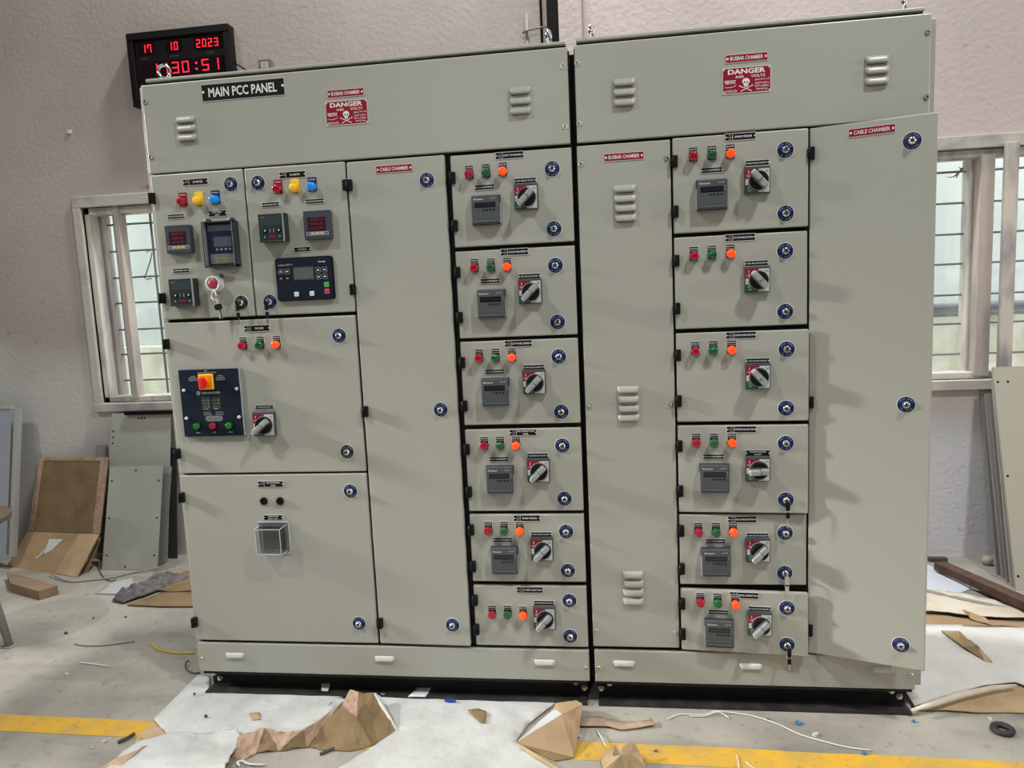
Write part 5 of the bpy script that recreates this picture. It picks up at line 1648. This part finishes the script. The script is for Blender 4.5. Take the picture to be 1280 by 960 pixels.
wire('wire', [(-1.590, 1.149, 0.020), (-1.478, 1.089, 0.012), (-1.383, 1.060, 0.006), (-1.281, 1.085, 0.006), (-1.187, 1.121, 0.006), (-1.116, 1.192, 0.006), (-0.978, 1.243, 0.020), (-0.925, 1.331, 0.020)], 0.0045, mat('pale_cable', (0.30, 0.28, 0.25), 0.6), 'pale cable running along the floor below the leaning sheets', 'cable')
wire('wire', [(-1.366, 1.271, 0.050), (-1.343, 1.227, 0.010), (-1.235, 1.120, 0.006), (-1.164, 1.076, 0.006), (-1.147, 1.099, 0.006)], 0.003, mat('rust_wire', (0.16, 0.07, 0.04), 0.6), 'reddish wire curling at the foot of the leaning sheets')
wire('wire', [(-0.121, -0.323, 0.006), (-0.103, -0.302, 0.008), (-0.093, -0.274, 0.008)], 0.006, DWIRE, 'dark strap lying on the end of the left yellow line', 'strap')
wire('wire', [(0.376, -0.424, 0.012), (0.360, -0.409, 0.012), (0.372, -0.400, 0.012), (0.402, -0.411, 0.010), (0.451, -0.406, 0.006)], 0.0032, WWIRE, 'bent white wire at the bottom edge beside the torn cardboard')
wire('wire', [(0.609, -0.339, 0.004), (0.629, -0.321, 0.004), (0.645, -0.307, 0.004)], 0.006, DWIRE, 'dark strap scrap below the folded cardboard flap', 'strap')

# rubber ring
c_ = (2.793, -0.078, 0.000)
n = 24
o = G().tube([(c_[0] + 0.026 * math.cos(2 * math.pi * i / n), c_[1] + 0.026 * math.sin(2 * math.pi * i / n), 0.010) for i in range(n)], 0.0095, mat('rubber', (0.02, 0.02, 0.02), 0.6), 10, True).obj('rubber_ring')
tag(o, 'black rubber ring on the floor at the right', 'ring')

# small chips of litter
chip_spots = [((-0.660, 0.114, 0.000), 'pale chip on the bare left floor'), ((-0.945, 0.468, 0.000), 'dark chip nearest the stool leg'), ((-0.928, 0.628, 0.000), 'brown chip on the left floor below the rag'), ((-0.770, 0.642, 0.000), 'small dark crumb below the brown cardboard'),
              ((-0.457, 0.292, 0.000), 'pale splinter near the yellow wire'), ((2.540, -0.039, 0.000), 'bluish chip right of the cabinet base'), ((2.786, -0.011, 0.000), 'white torn chip below the right cardboard'), ((2.205, -0.131, 0.000), 'white crumb beside the long wire'),
              ((2.168, -0.070, 0.000), 'blue crumb before the right cabinet'), ((2.073, -0.057, 0.000), 'teal crumb near the long white wire'), ((2.350, 0.016, -0.000), 'pale lump at the edge of the base channel'), ((2.326, -0.224, 0.000), 'tiny blue crumb above the yellow line'),
              ((1.690, -0.252, 0.000), 'tan crumb on the yellow line'), ((1.447, -0.190, 0.000), 'pale bluish scrap beside the folded corner'), ((-0.194, -0.354, 0.000), 'pale pebble beneath the left yellow line'), ((-0.177, -0.317, 0.000), 'second pale pebble beneath the left yellow line'),
              ((-0.017, -0.026, 0.000), 'tiny dark bit on the left sheet edge'), ((0.112, -0.166, 0.000), 'dark curl on the left white sheet')]
cm = [mat('chip_pale', (0.55, 0.53, 0.48), 0.8), mat('chip_dark', (0.05, 0.045, 0.04), 0.8), mat('chip_brown', (0.22, 0.13, 0.07), 0.8), mat('chip_blue', (0.05, 0.16, 0.30), 0.6)]
pick = [0, 1, 2, 1, 0, 3, 0, 0, 3, 3, 0, 3, 2, 0, 0, 0, 1, 1]
rng = random.Random(5)
for (c_, lab), k in zip(chip_spots, pick):
    n = 7
    rr = (0.006 + 0.006 * rng.random()) * (0.6 if 'sheet' in lab else 1.0)
    zb = 0.012 if ('sheet' in lab) else 0.0
    out = [(c_[0] + rr * (0.5 + 0.7 * rng.random()) * math.cos(2 * math.pi * i / n), c_[1] + rr * (0.5 + 0.7 * rng.random()) * math.sin(2 * math.pi * i / n)) for i in range(n)]
    g = G()
    g.add([(x, y_, zb) for x, y_ in out] + [(x, y_, zb + 0.004 + 0.004 * rng.random()) for x, y_ in out],
          [tuple(range(n, 2 * n)), tuple(range(n - 1, -1, -1))] + [(i, (i + 1) % n, n + (i + 1) % n, n + i) for i in range(n)], cm[k])
    o = g.obj('litter_chip')
    tag(o, lab, 'litter', 'litter chips on the floor')
